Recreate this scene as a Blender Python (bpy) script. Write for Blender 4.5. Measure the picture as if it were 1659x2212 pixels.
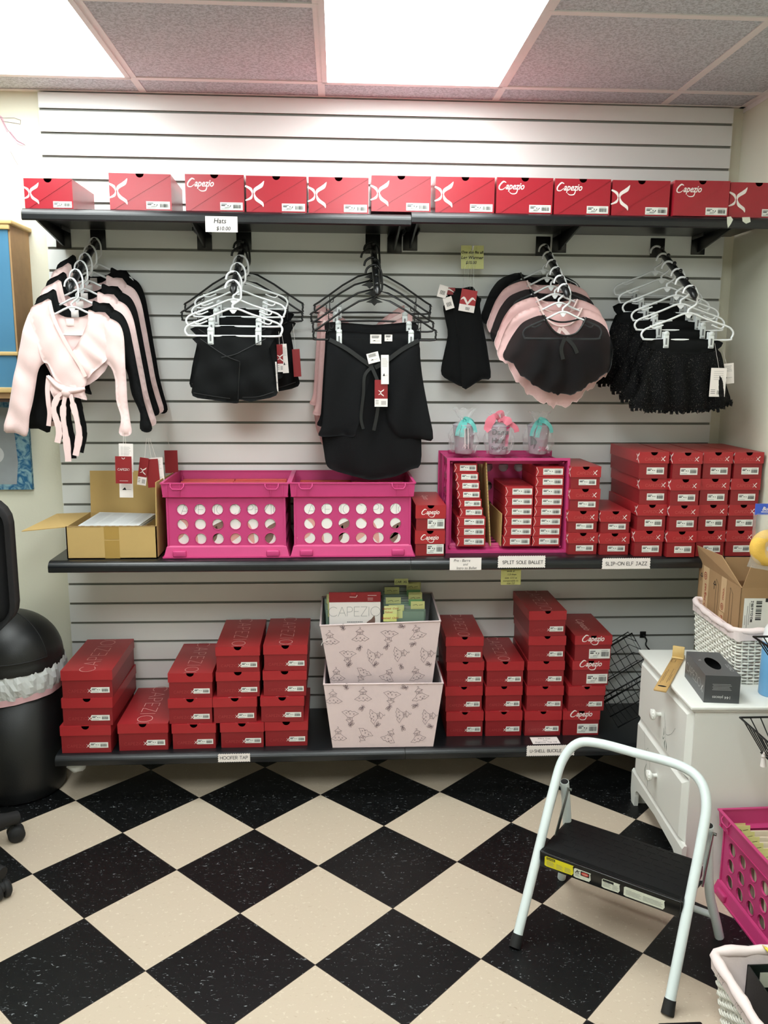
import bpy, bmesh, math, random
from math import sin, cos, pi, radians, sqrt, exp, hypot
from mathutils import Vector, Matrix, geometry

# ------------------------------------------------------------------ scene, camera, light
SC = bpy.context.scene
COL = SC.collection
for o in list(bpy.data.objects):
    bpy.data.objects.remove(o)

cam_d = bpy.data.cameras.new('camera'); cam = bpy.data.objects.new('camera', cam_d); COL.objects.link(cam)
YAW, PITCH, ROLL = .0563, -.1770, .0065
fw = Vector((sin(YAW)*cos(PITCH), cos(YAW)*cos(PITCH), sin(PITCH)))
r0 = Vector((cos(YAW), -sin(YAW), 0)); u0 = r0.cross(fw)
rt = r0*cos(ROLL) + u0*sin(ROLL); upv = -r0*sin(ROLL) + u0*cos(ROLL)
cam.matrix_world = Matrix(((rt.x, upv.x, -fw.x, 1.016), (rt.y, upv.y, -fw.y, -3.1134), (rt.z, upv.z, -fw.z, 1.5296), (0, 0, 0, 1)))
cam_d.sensor_fit = 'HORIZONTAL'; cam_d.sensor_width = 36; cam_d.lens = 1804.187/1659*36
cam_d.clip_start = .02; cam_d.clip_end = 60
SC.camera = cam
SC.view_settings.view_transform = 'Standard'; SC.view_settings.look = 'None'
SC.view_settings.gamma = 1; SC.view_settings.use_curve_mapping = False
SC.view_settings.exposure = 0.0
PANEL_POWER = 11.0
wd = bpy.data.worlds.new('world'); SC.world = wd; wd.use_nodes = True
wd.node_tree.nodes['Background'].inputs[0].default_value = (.9, .95, 1, 1)
wd.node_tree.nodes['Background'].inputs[1].default_value = .1

random.seed(7)
def lin(c):
    c = c/255.0
    return c/12.92 if c <= .04045 else ((c+.055)/1.055)**2.4
def rgb(r, g, b): return (lin(r), lin(g), lin(b), 1)

# ------------------------------------------------------------------ materials
MATS = {}
def mat(name, col, rough=.6, metal=0, var=.04, scale=30, bump=0, bscale=80, alpha=1, emis=None, spec=.5, trans=0, coat=0, sheen=0):
    if name in MATS: return MATS[name]
    m = bpy.data.materials.new(name); m.use_nodes = True; MATS[name] = m
    nt = m.node_tree; b = nt.nodes['Principled BSDF']
    tc = nt.nodes.new('ShaderNodeTexCoord')
    nz = nt.nodes.new('ShaderNodeTexNoise'); nz.inputs['Scale'].default_value = scale; nz.inputs['Detail'].default_value = 4
    nt.links.new(tc.outputs['Object'], nz.inputs['Vector'])
    mx = nt.nodes.new('ShaderNodeMix'); mx.data_type = 'RGBA'
    mx.inputs[6].default_value = tuple(max(0, c*(1-var)) for c in col[:3])+(1,)
    mx.inputs[7].default_value = tuple(min(1, c*(1+var)) for c in col[:3])+(1,)
    nt.links.new(nz.outputs['Fac'], mx.inputs[0]); nt.links.new(mx.outputs[2], b.inputs['Base Color'])
    b.inputs['Roughness'].default_value = rough; b.inputs['Metallic'].default_value = metal
    b.inputs['Specular IOR Level'].default_value = spec
    if bump:
        n2 = nt.nodes.new('ShaderNodeTexNoise'); n2.inputs['Scale'].default_value = bscale; n2.inputs['Detail'].default_value = 3
        nt.links.new(tc.outputs['Object'], n2.inputs['Vector'])
        bp = nt.nodes.new('ShaderNodeBump'); bp.inputs['Strength'].default_value = bump; bp.inputs['Distance'].default_value = .003
        nt.links.new(n2.outputs['Fac'], bp.inputs['Height']); nt.links.new(bp.outputs['Normal'], b.inputs['Normal'])
    if alpha < 1: b.inputs['Alpha'].default_value = alpha
    if trans: b.inputs['Transmission Weight'].default_value = trans
    if coat: b.inputs['Coat Weight'].default_value = coat
    if sheen: b.inputs['Sheen Weight'].default_value = sheen
    if emis: b.inputs['Emission Color'].default_value = (1, 1, 1, 1) if emis is True else emis[0]; b.inputs['Emission Strength'].default_value = emis[1]
    return m

RED = mat('red_card', rgb(172, 40, 46), .38, spec=.5)
REDB = mat('red_card_body', rgb(142, 32, 38), .42, spec=.5)
REDT = mat('red_gloss_card', rgb(168, 36, 50), .25, spec=.6)
REDL = mat('faint_red_print', rgb(196, 84, 80), .5)
REDF = mat('dull_red_print', rgb(176, 66, 66), .5)
WPR = mat('white_print', rgb(245, 236, 232), .5)
LAB = mat('label_paper', rgb(236, 236, 230), .5)
INK = mat('black_ink', rgb(30, 30, 32), .6)
GREYINK = mat('grey_ink', rgb(120, 120, 122), .6)
INSIDE = mat('raw_card_inside', rgb(150, 120, 100), .8)
SLAT = mat('slatwall_laminate', rgb(232, 234, 232), .36, var=.02, scale=8)
GROOVE = mat('groove_shade_grey', rgb(138, 138, 132), .8)  # groove shadow partly painted in: greyer than the slat face
WALL = mat('cream_paint', rgb(224, 222, 204), .7, var=.03, scale=6, bump=.15, bscale=120)
PLAB = mat('black_plastic_shelf', rgb(19, 22, 25), .3, bump=.08, bscale=400, spec=.6)
BLK = mat('black_metal', rgb(16, 17, 18), .35)
WHT = mat('white_plastic', rgb(240, 242, 244), .35)
WHT2 = mat('frosted_clip_plastic', rgb(222, 226, 226), .3)
PINKC = mat('pink_crate_plastic', rgb(200, 62, 122), .45, bump=.05, bscale=300)
CARD = mat('cardboard', rgb(196, 164, 104), .85, var=.06, scale=12, bump=.1, bscale=60)
CARDD = mat('brown_cardboard', rgb(168, 134, 96), .85, var=.06, scale=12, bump=.1, bscale=60)
CARDE = mat('cardboard_edge', rgb(170, 138, 92), .9, var=.3, scale=300)
TAPE = mat('packing_tape', rgb(176, 142, 76), .3)
PINKF = mat('pink_knit', rgb(248, 216, 214), .55, var=.03, bump=.15, bscale=500, sheen=.3)
PINKS = mat('pink_satin', rgb(250, 222, 218), .35, var=.05, scale=20)
BLKF = mat('black_knit', rgb(15, 16, 17), .9, var=.1, bump=.15, bscale=500, spec=.2)
BLKS = mat('black_chiffon', rgb(17, 18, 20), .85, var=.1, alpha=.8, spec=.2)
BLKD = mat('black_chiffon_dense', rgb(17, 18, 20), .85, var=.1, alpha=.93, spec=.2)
PNKS = mat('pink_chiffon', rgb(244, 200, 198), .8, var=.05, alpha=.78)
SATB = mat('black_satin_trim', rgb(24, 25, 27), .35)
WOODB = mat('birch_wood', rgb(214, 182, 120), .5, var=.1, scale=40)
OAK = mat('oak_strip_wood', rgb(196, 158, 100), .5, var=.12, scale=40)
PLYW = mat('unpainted_plywood', rgb(176, 140, 98), .7, var=.15, scale=30)
BLUE = mat('blue_paint', rgb(74, 132, 168), .5, var=.06, scale=6)
DRES = mat('white_dresser_paint', rgb(238, 238, 232), .4, var=.02, scale=5)
LINER = mat('pale_pink_liner_cloth', rgb(240, 224, 222), .85, var=.04, scale=20, bump=.3, bscale=60)
BINF = mat('pale_pink_bin_cloth', rgb(232, 210, 210), .85, var=.03, scale=12, bump=.15, bscale=600)
PRT = mat('grey_line_print', rgb(122, 104, 110), .8)
WICK = mat('white_wicker', rgb(238, 236, 226), .55, var=.06, scale=60)
YEL = mat('yellow_sticky_note', rgb(230, 232, 162), .7)
YELP = mat('pale_yellow_tab', rgb(226, 222, 150), .7)
GRN = mat('green_tab', rgb(120, 170, 110), .6)
GRY = mat('charcoal_card', rgb(84, 86, 88), .4)
GRYD = mat('dark_charcoal_card', rgb(72, 74, 76), .35)
RUB = mat('black_rubber', rgb(24, 24, 25), .7)
BTRASH = mat('matte_black_plastic', rgb(18, 19, 20), .42, bump=.1, bscale=300)
BAGW = mat('white_bin_liner_film', rgb(225, 228, 228), .3, alpha=.88, bump=.5, bscale=25)
BAGP = mat('pink_drawstring_film', rgb(226, 180, 186), .35)
STEEL = mat('white_enamel_tube', rgb(222, 232, 232), .35, bump=.08, bscale=600)
GREYM = mat('grey_link_metal', rgb(120, 124, 120), .3, metal=.8)
STEP = mat('black_step_rubber', rgb(14, 14, 15), .6, spec=.25)
WARN = mat('yellow_warning_sticker', rgb(225, 212, 30), .4)
STK = mat('worn_white_sticker', rgb(214, 216, 200), .5, var=.15, scale=120)
AQUA = mat('aqua_ribbon', rgb(120, 212, 206), .4, alpha=.85)
ROSE = mat('rose_ribbon', rgb(236, 132, 152), .45)
CELLO = mat('clear_cellophane', rgb(240, 243, 243), .06, alpha=.2, bump=1.0, bscale=30, spec=1.0)
CUPM = mat('clear_cup_plastic', rgb(206, 196, 206), .1, alpha=.55)
CUPP = mat('pink_cup_lining', rgb(214, 60, 120), .3, alpha=.8)
SKY = mat('light_blue_can', rgb(118, 178, 226), .3)
BRN = mat('mauve_brown_print', rgb(128, 98, 88), .6)
ROSEP = mat('rose_print', rgb(222, 160, 152), .6)
ORG = mat('coral_package_edge', rgb(205, 80, 70), .5, var=.2, scale=60)
VINE = mat('faded_green_paint', rgb(120, 132, 120), .7)

def tile_material():
    m = bpy.data.materials.new('checker_vinyl_tile'); m.use_nodes = True
    nt = m.node_tree; N = nt.nodes; L = nt.links; b = N['Principled BSDF']
    tc = N.new('ShaderNodeTexCoord')
    mp = N.new('ShaderNodeMapping'); mp.vector_type = 'TEXTURE'
    mp.inputs['Location'].default_value = (.0890, -.3341, 0)
    mp.inputs['Rotation'].default_value = (0, 0, pi/4+.0036)
    mp.inputs['Scale'].default_value = (.3048, .3048, 1)
    L.new(tc.outputs['Object'], mp.inputs['Vector'])
    ad = N.new('ShaderNodeVectorMath'); ad.operation = 'ADD'; ad.inputs[1].default_value = (0, 0, .5)
    L.new(mp.outputs['Vector'], ad.inputs[0])
    ck = N.new('ShaderNodeTexChecker'); ck.inputs['Scale'].default_value = 1
    L.new(ad.outputs[0], ck.inputs['Vector'])
    def flecks(base, fl, lo, hi, sc, sc2):
        vz = N.new('ShaderNodeTexNoise'); vz.inputs['Scale'].default_value = sc; vz.inputs['Detail'].default_value = 2; vz.inputs['Distortion'].default_value = 1.2
        mpp = N.new('ShaderNodeMapping'); mpp.inputs['Rotation'].default_value = (0, 0, .5); mpp.inputs['Scale'].default_value = (1, 2.2, 1)
        L.new(tc.outputs['Object'], mpp.inputs['Vector']); L.new(mpp.outputs['Vector'], vz.inputs['Vector'])
        mr = N.new('ShaderNodeMapRange'); mr.inputs[1].default_value = lo; mr.inputs[2].default_value = hi
        L.new(vz.outputs['Fac'], mr.inputs[0])
        v2 = N.new('ShaderNodeTexNoise'); v2.inputs['Scale'].default_value = sc2
        L.new(tc.outputs['Object'], v2.inputs['Vector'])
        mm = N.new('ShaderNodeMath'); mm.operation = 'MULTIPLY'; L.new(mr.outputs[0], mm.inputs[0]); L.new(v2.outputs['Fac'], mm.inputs[1])
        mx = N.new('ShaderNodeMix'); mx.data_type = 'RGBA'; mx.inputs[6].default_value = base; mx.inputs[7].default_value = fl
        L.new(mm.outputs[0], mx.inputs[0]); return mx
    bl = flecks(rgb(9, 10, 11), rgb(190, 195, 200), .66, .74, 75, 40)
    wt = flecks(rgb(200, 184, 164), rgb(170, 148, 124), .64, .78, 60, 30)
    wt2 = N.new('ShaderNodeMix'); wt2.data_type = 'RGBA'
    nz = N.new('ShaderNodeTexNoise'); nz.inputs['Scale'].default_value = 90
    L.new(tc.outputs['Object'], nz.inputs['Vector']); mr = N.new('ShaderNodeMapRange'); mr.inputs[1].default_value = .62; mr.inputs[2].default_value = .7
    L.new(nz.outputs['Fac'], mr.inputs[0]); L.new(mr.outputs[0], wt2.inputs[0]); L.new(wt.outputs[2], wt2.inputs[6]); wt2.inputs[7].default_value = rgb(212, 199, 180)
    mx = N.new('ShaderNodeMix'); mx.data_type = 'RGBA'
    L.new(ck.outputs['Fac'], mx.inputs[0]); L.new(wt2.outputs[2], mx.inputs[6]); L.new(bl.outputs[2], mx.inputs[7])
    # thin dark joints
    sx = N.new('ShaderNodeSeparateXYZ'); L.new(mp.outputs['Vector'], sx.inputs[0])
    fac = None
    for k in (0, 1):
        fr = N.new('ShaderNodeMath'); fr.operation = 'PINGPONG'; fr.inputs[1].default_value = .5; L.new(sx.outputs[k], fr.inputs[0])
        lt = N.new('ShaderNodeMath'); lt.operation = 'LESS_THAN'; lt.inputs[1].default_value = .0028; L.new(fr.outputs[0], lt.inputs[0])
        if fac is None: fac = lt
        else:
            a = N.new('ShaderNodeMath'); a.operation = 'MAXIMUM'; L.new(fac.outputs[0], a.inputs[0]); L.new(lt.outputs[0], a.inputs[1]); fac = a
    jm = N.new('ShaderNodeMix'); jm.data_type = 'RGBA'; jm.inputs[7].default_value = rgb(60, 52, 46)
    L.new(fac.outputs[0], jm.inputs[0]); L.new(mx.outputs[2], jm.inputs[6]); L.new(jm.outputs[2], b.inputs['Base Color'])
    b.inputs['Roughness'].default_value = .42; b.inputs['Specular IOR Level'].default_value = .35
    return m
def ceiling_material():
    m = bpy.data.materials.new('fissured_ceiling_tile'); m.use_nodes = True
    nt = m.node_tree; N = nt.nodes; L = nt.links; b = N['Principled BSDF']
    tc = N.new('ShaderNodeTexCoord'); nz = N.new('ShaderNodeTexNoise'); nz.inputs['Scale'].default_value = 120; nz.inputs['Detail'].default_value = 3; nz.inputs['Distortion'].default_value = .8
    L.new(tc.outputs['Object'], nz.inputs['Vector'])
    mr = N.new('ShaderNodeMapRange'); mr.inputs[1].default_value = .42; mr.inputs[2].default_value = .56; L.new(nz.outputs['Fac'], mr.inputs[0])
    mx = N.new('ShaderNodeMix'); mx.data_type = 'RGBA'; mx.inputs[6].default_value = rgb(176, 182, 190); mx.inputs[7].default_value = rgb(208, 214, 222)
    L.new(mr.outputs[0], mx.inputs[0]); L.new(mx.outputs[2], b.inputs['Base Color']); b.inputs['Roughness'].default_value = .9
    bp = N.new('ShaderNodeBump'); bp.inputs['Strength'].default_value = .5; bp.inputs['Distance'].default_value = .003
    L.new(nz.outputs['Fac'], bp.inputs['Height']); L.new(bp.outputs[0], b.inputs['Normal'])
    return m
TILE = tile_material(); CEIL = ceiling_material()
GRID = mat('white_ceiling_grid', rgb(236, 232, 232), .5)
TOPW = mat('rose_print_on_red', rgb(238, 178, 172), .5)
LITE = mat('lit_prismatic_diffuser', rgb(255, 255, 255), .5, emis=((.93, 1, .99, 1), PANEL_POWER))
LITE2 = mat('lit_diffuser_behind', rgb(255, 255, 255), .5, emis=((.93, 1, .99, 1), PANEL_POWER*1.3))

# ------------------------------------------------------------------ mesh builder
def plane(o, ax, ay):
    o = Vector(o); ax = Vector(ax); ay = Vector(ay)
    return lambda a, b: o+ax*a+ay*b
def XZ(y, x0=0, z0=0): return plane((x0, y, z0), (1, 0, 0), (0, 0, 1))

TXT = {}
def text2d(s, bold=0.0, shear=0.0, space=1.0):
    k = (s, bold, shear, space)
    if k in TXT: return TXT[k]
    cu = bpy.data.curves.new('t', 'FONT'); cu.body = s; cu.size = 1; cu.resolution_u = 3; cu.offset = bold; cu.shear = shear; cu.space_character = space
    ob = bpy.data.objects.new('t', cu); COL.objects.link(ob); bpy.context.view_layer.update()
    me = bpy.data.meshes.new_from_object(ob.evaluated_get(bpy.context.evaluated_depsgraph_get()))
    vs = [(v.co.x, v.co.y) for v in me.vertices]; fs = [tuple(p.vertices) for p in me.polygons]
    COL.objects.unlink(ob); bpy.data.objects.remove(ob); bpy.data.curves.remove(cu); bpy.data.meshes.remove(me)
    if vs:
        x0 = min(v[0] for v in vs); x1 = max(v[0] for v in vs)
        vs = [(v[0]-x0, v[1]) for v in vs]; w = x1-x0
    else: w = 0
    TXT[k] = (vs, fs, w); return TXT[k]

def arc(cx, cy, r, a0, a1, n=10, ry=None):
    ry = ry or r
    return [(cx+r*cos(radians(a0+(a1-a0)*i/n)), cy+ry*sin(radians(a0+(a1-a0)*i/n))) for i in range(n+1)]
G = {  # single-stroke capitals, (width, strokes), height 1
 'A': (.8, [[(0, 0), (.4, 1), (.8, 0)], [(.14, .34), (.66, .34)]]),
 'B': (.6, [[(0, 0), (0, 1), (.35, 1)]+arc(.35, .76, .22, 90, -90, 6, .24)+[(0, .52)], [(.35, .52)]+arc(.37, .26, .24, 90, -90, 6, .26)+[(0, 0)]]),
 'C': (.85, [arc(.5, .5, .5, 45, 315, 14)]),
 'D': (.7, [[(0, 0), (0, 1), (.25, 1)]+arc(.25, .5, .45, 90, -90, 8, .5)+[(0, 0)]]),
 'E': (.55, [[(.55, 1), (0, 1), (0, 0), (.55, 0)], [(0, .5), (.45, .5)]]),
 'F': (.55, [[(.55, 1), (0, 1), (0, 0)], [(0, .5), (.45, .5)]]),
 'G': (.85, [arc(.5, .5, .5, 45, 320, 14)+[(.88, .45), (.55, .45)]]),
 'H': (.65, [[(0, 0), (0, 1)], [(.65, 0), (.65, 1)], [(0, .5), (.65, .5)]]),
 'I': (.5, [[(.25, 0), (.25, 1)], [(.05, 0), (.45, 0)], [(.05, 1), (.45, 1)]]),
 'i': (.1, [[(.05, 0), (.05, 1)]]),
 'J': (.6, [[(.1, 1), (.6, 1)], [(.4, 1), (.4, .2)]+arc(.2, .2, .2, 0, -150, 6)]),
 'K': (.6, [[(0, 0), (0, 1)], [(.55, 1), (0, .45), (.6, 0)]]),
 'L': (.5, [[(0, 1), (0, 0), (.5, 0)]]),
 'N': (.7, [[(0, 0), (0, 1), (.7, 0), (.7, 1)]]),
 'O': (1, [arc(.5, .5, .5, 0, 360, 18)]),
 'P': (.6, [[(0, 0), (0, 1), (.3, 1)]+arc(.3, .73, .27, 90, -90, 7)+[(0, .46)]]),
 'R': (.6, [[(0, 0), (0, 1), (.3, 1)]+arc(.3, .74, .26, 90, -90, 7)+[(0, .48)], [(.25, .48), (.6, 0)]]),
 'S': (.6, [arc(.3, .75, .25, 30, 270, 8)+arc(.3, .25, .25, 90, -150, 8)[1:]]),
 'T': (.7, [[(0, 1), (.7, 1)], [(.35, 1), (.35, 0)]]),
 'U': (.65, [[(0, 1), (0, .3)]+arc(.32, .3, .32, 180, 360, 8)+[(.65, 1)]]),
 'X': (.6, [[(0, 0), (.6, 1)], [(0, 1), (.6, 0)]]),
 'Z': (.65, [[(0, 1), (.65, 1), (0, 0), (.65, 0)]]),
 '-': (.4, [[(.03, .45), (.37, .45)]]), ' ': (.35, []),
}
class MB:
    def __init__(s): s.v = []; s.f = []; s.m = []; s.s = []
    def add(s, vs, fs, mi=0, sm=False):
        o = len(s.v); s.v += [tuple(v) for v in vs]
        for f in fs: s.f.append(tuple(o+i for i in f)); s.m.append(mi); s.s.append(sm)
        return s
    def quad(s, a, b, c, d, mi=0): return s.add([a, b, c, d], [(0, 1, 2, 3)], mi)
    def box(s, x0, x1, y0, y1, z0, z1, mi=0, T=None):
        v = [(x, y, z) for z in (z0, z1) for y in (y0, y1) for x in (x0, x1)]
        if T: v = [T @ Vector(p) for p in v]
        return s.add(v, [(0, 2, 3, 1), (4, 5, 7, 6), (0, 1, 5, 4), (2, 6, 7, 3), (0, 4, 6, 2), (1, 3, 7, 5)], mi)
    def bev(s, x0, x1, y0, y1, z0, z1, r=.003, mi=0, seg=2, T=None, sm=True):
        bm = bmesh.new(); bmesh.ops.create_cube(bm, size=1)
        for v in bm.verts:
            v.co = Vector(((x0+x1)/2+v.co.x*(x1-x0), (y0+y1)/2+v.co.y*(y1-y0), (z0+z1)/2+v.co.z*(z1-z0)))
        bmesh.ops.bevel(bm, geom=bm.edges[:], offset=r, segments=seg, profile=.5, affect='EDGES')
        bm.verts.index_update()
        vs = [(T @ v.co) if T else v.co.copy() for v in bm.verts]; fs = [tuple(v.index for v in f.verts) for f in bm.faces]
        bm.free(); return s.add(vs, fs, mi, sm)
    def tube(s, pts, r, n=8, closed=False, mi=0, cap=True, smooth=0, T=None):
        pts = [Vector(p) for p in pts]
        if smooth: pts = catmull(pts, smooth, closed)
        N = len(pts); rr = r if isinstance(r, (list, tuple)) else [r]*N
        if len(rr) != N: rr = [rr[min(len(rr)-1, int(i*len(rr)/N))] for i in range(N)]
        tang = []
        for i in range(N):
            a = pts[(i-1) % N] if (closed or i) else pts[i]; b = pts[(i+1) % N] if (closed or i < N-1) else pts[i]
            t = (b-a); tang.append(t.normalized() if t.length > 1e-9 else Vector((0, 0, 1)))
        up = Vector((0, 0, 1)) if abs(tang[0].z) < .9 else Vector((0, 1, 0))
        nrm = (up-tang[0]*up.dot(tang[0])).normalized(); vs = []
        for i in range(N):
            nrm = (nrm-tang[i]*nrm.dot(tang[i]))
            nrm = nrm.normalized() if nrm.length > 1e-6 else tang[i].orthogonal().normalized()
            bn = tang[i].cross(nrm)
            for k in range(n):
                a = 2*pi*k/n; p = pts[i]+(nrm*cos(a)+bn*sin(a))*rr[i]; vs.append(T @ p if T else p)
        fs = []
        for i in range(N if closed else N-1):
            for k in range(n):
                a = i*n+k; b = i*n+(k+1) % n; j = ((i+1) % N)*n
                fs.append((a, b, j+(k+1) % n, j+k))
        s.add(vs, fs, mi, True)
        if cap and not closed:
            s.add(vs[:n], [tuple(range(n-1, -1, -1))], mi); s.add(vs[-n:], [tuple(range(n))], mi)
        return s
    def lathe(s, prof, n=24, c=(0, 0, 0), mi=0, sm=True, T=None, sx=1, sy=1):
        vs = []
        for r, z in prof:
            for k in range(n):
                a = 2*pi*k/n; p = Vector((c[0]+r*cos(a)*sx, c[1]+r*sin(a)*sy, c[2]+z)); vs.append(T @ p if T else p)
        fs = [(i*n+k, i*n+(k+1) % n, (i+1)*n+(k+1) % n, (i+1)*n+k) for i in range(len(prof)-1) for k in range(n)]
        return s.add(vs, fs, mi, sm)
    def ball(s, c, r, mi=0, n=10, sc=(1, 1, 1), T=None):
        vs = []; m = n//2
        for i in range(m+1):
            for k in range(n):
                t = pi*i/m; a = 2*pi*k/n; p = Vector((c[0]+r*sc[0]*sin(t)*cos(a), c[1]+r*sc[1]*sin(t)*sin(a), c[2]+r*sc[2]*cos(t))); vs.append(T @ p if T else p)
        return s.add(vs, [(i*n+k, (i+1)*n+k, (i+1)*n+(k+1) % n, i*n+(k+1) % n) for i in range(m) for k in range(n)], mi, True)
    def strokes(s, lines, w, P, mi=0):
        for ln in lines:
            for i in range(len(ln)-1):
                (x0, y0), (x1, y1) = ln[i], ln[i+1]; d = hypot(x1-x0, y1-y0)
                if d < 1e-9: continue
                ux, uy = (x1-x0)/d, (y1-y0)/d; h = w/2; e = h*.6
                s.quad(P(x0-ux*e-uy*h, y0-uy*e+ux*h), P(x0-ux*e+uy*h, y0-uy*e-ux*h), P(x1+ux*e+uy*h, y1+uy*e-ux*h), P(x1+ux*e-uy*h, y1+uy*e+ux*h), mi)
        return s
    def vstroke(s, pts, ws, P, mi=0, sub=6):
        c = [p.xy for p in catmull([Vector((a, b, 0)) for a, b in pts], sub, False)]
        N = len(c); L = []; R = []
        for i in range(N):
            t = (c[min(i+1, N-1)]-c[max(i-1, 0)]).normalized(); f = i/(N-1)*(len(ws)-1); k = min(int(f), len(ws)-2); w = (ws[k]+(ws[k+1]-ws[k])*(f-k))/2
            L.append(P(c[i].x-t.y*w, c[i].y+t.x*w)); R.append(P(c[i].x+t.y*w, c[i].y-t.x*w))
        return s.add(L+R, [(i, i+1, N+i+1, N+i) for i in range(N-1)], mi)
    def caps(s, txt, h, w, P, x=0, y=0, mi=0, gap=.22, center=False, jit=0, fit=None):
        tot = sum(G[c][0]+gap for c in txt)-gap
        if fit and tot*h > fit: h = fit/tot
        cx = x-(tot*h/2 if center else 0)
        for c in txt:
            gw, st = G[c]; j = random.uniform(-jit, jit)*h
            s.strokes([[(cx+a*h, y+j+b*h) for a, b in l] for l in st], w, P, mi); cx += (gw+gap)*h
        return s
    def text(s, txt, size, P, x=0, y=0, mi=0, center=False, bold=0, shear=0, width=None, space=1.0):
        vs, fs, w = text2d(txt, bold, shear, space)
        k = width/w if (width and w) else size; kx = k; ky = size
        x0 = x-(w*kx/2 if center else 0)
        return s.add([P(x0+a*kx, y+b*ky) for a, b in vs], fs, mi)
    def poly(s, pts, P, mi=0): return s.add([P(a, b) for a, b in pts], [tuple(range(len(pts)))], mi)
    def merge(s, o, T=None, mi=None):
        s.add([(T @ Vector(v)) if T else v for v in o.v], [], 0); base = len(s.v)-len(o.v)
        for f, m, q in zip(o.f, o.m, o.s): s.f.append(tuple(base+i for i in f)); s.m.append(m if mi is None else mi); s.s.append(q)
        return s
    def mesh(s, name, mats):
        me = bpy.data.meshes.new(name); me.from_pydata(s.v, [], s.f)
        for m in (mats if isinstance(mats, (list, tuple)) else [mats]): me.materials.append(m)
        me.polygons.foreach_set('material_index', s.m); me.polygons.foreach_set('use_smooth', s.s); me.update(); return me
    def build(s, name, mats, parent=None, loc=(0, 0, 0), rot=(0, 0, 0), label=None):
        o = bpy.data.objects.new(name, s.mesh(name, mats)); COL.objects.link(o); o.location = loc; o.rotation_euler = rot
        if parent: o.parent = parent
        if label: o['label'] = label
        return o
def catmull(p, n, closed=False):
    out = []; N = len(p)
    for i in range(N if closed else N-1):
        if closed: a, b, c, d = p[(i-1) % N], p[i], p[(i+1) % N], p[(i+2) % N]
        else: a, b, c, d = p[max(i-1, 0)], p[i], p[i+1], p[min(i+2, N-1)]
        for k in range(n):
            t = k/n; out.append(.5*((2*b)+(c-a)*t+(2*a-5*b+4*c-d)*t*t+(3*b-a-3*c+d)*t**3))
    if not closed: out.append(p[-1])
    return out
def tag(o, label, cat, group=None, kind=None):
    if label: o['label'] = label
    if cat: o['category'] = cat
    if group: o['group'] = group
    if kind: o['kind'] = kind
    return o
def thing(name, label, cat, loc=(0, 0, 0), rotz=0, group=None, rot=None):
    o = bpy.data.objects.new(name, None); COL.objects.link(o); o.empty_display_size = .02
    o.location = loc; o.rotation_euler = rot if rot else (0, 0, rotz)
    return tag(o, label, cat, group)
def clone(root, loc, rot=None, label=None, group=None, scale=None):
    r = root.copy(); COL.objects.link(r); r.location = loc
    if rot is not None: r.rotation_euler = rot
    if scale: r.scale = scale if isinstance(scale, tuple) else (scale,)*3
    if label: r['label'] = label
    if group: r['group'] = group
    for ch in list(root.children):
        c = ch.copy(); COL.objects.link(c); c.parent = r
        for g in ch.children:
            d = g.copy(); COL.objects.link(d); d.parent = c
    return r
class Kind:   # one prototype, later instances are copies of it and of its parts
    def __init__(s, make): s.make = make; s.first = None
    def put(s, loc, rot, label, group=None, scale=None):
        if s.first is None:
            s.first = s.make(); o = s.first; o.location = loc; o.rotation_euler = rot; o['label'] = label
            if group: o['group'] = group
            if scale: o.scale = scale if isinstance(scale, tuple) else (scale,)*3
            return o
        return clone(s.first, loc, rot, label, group, scale)

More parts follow.
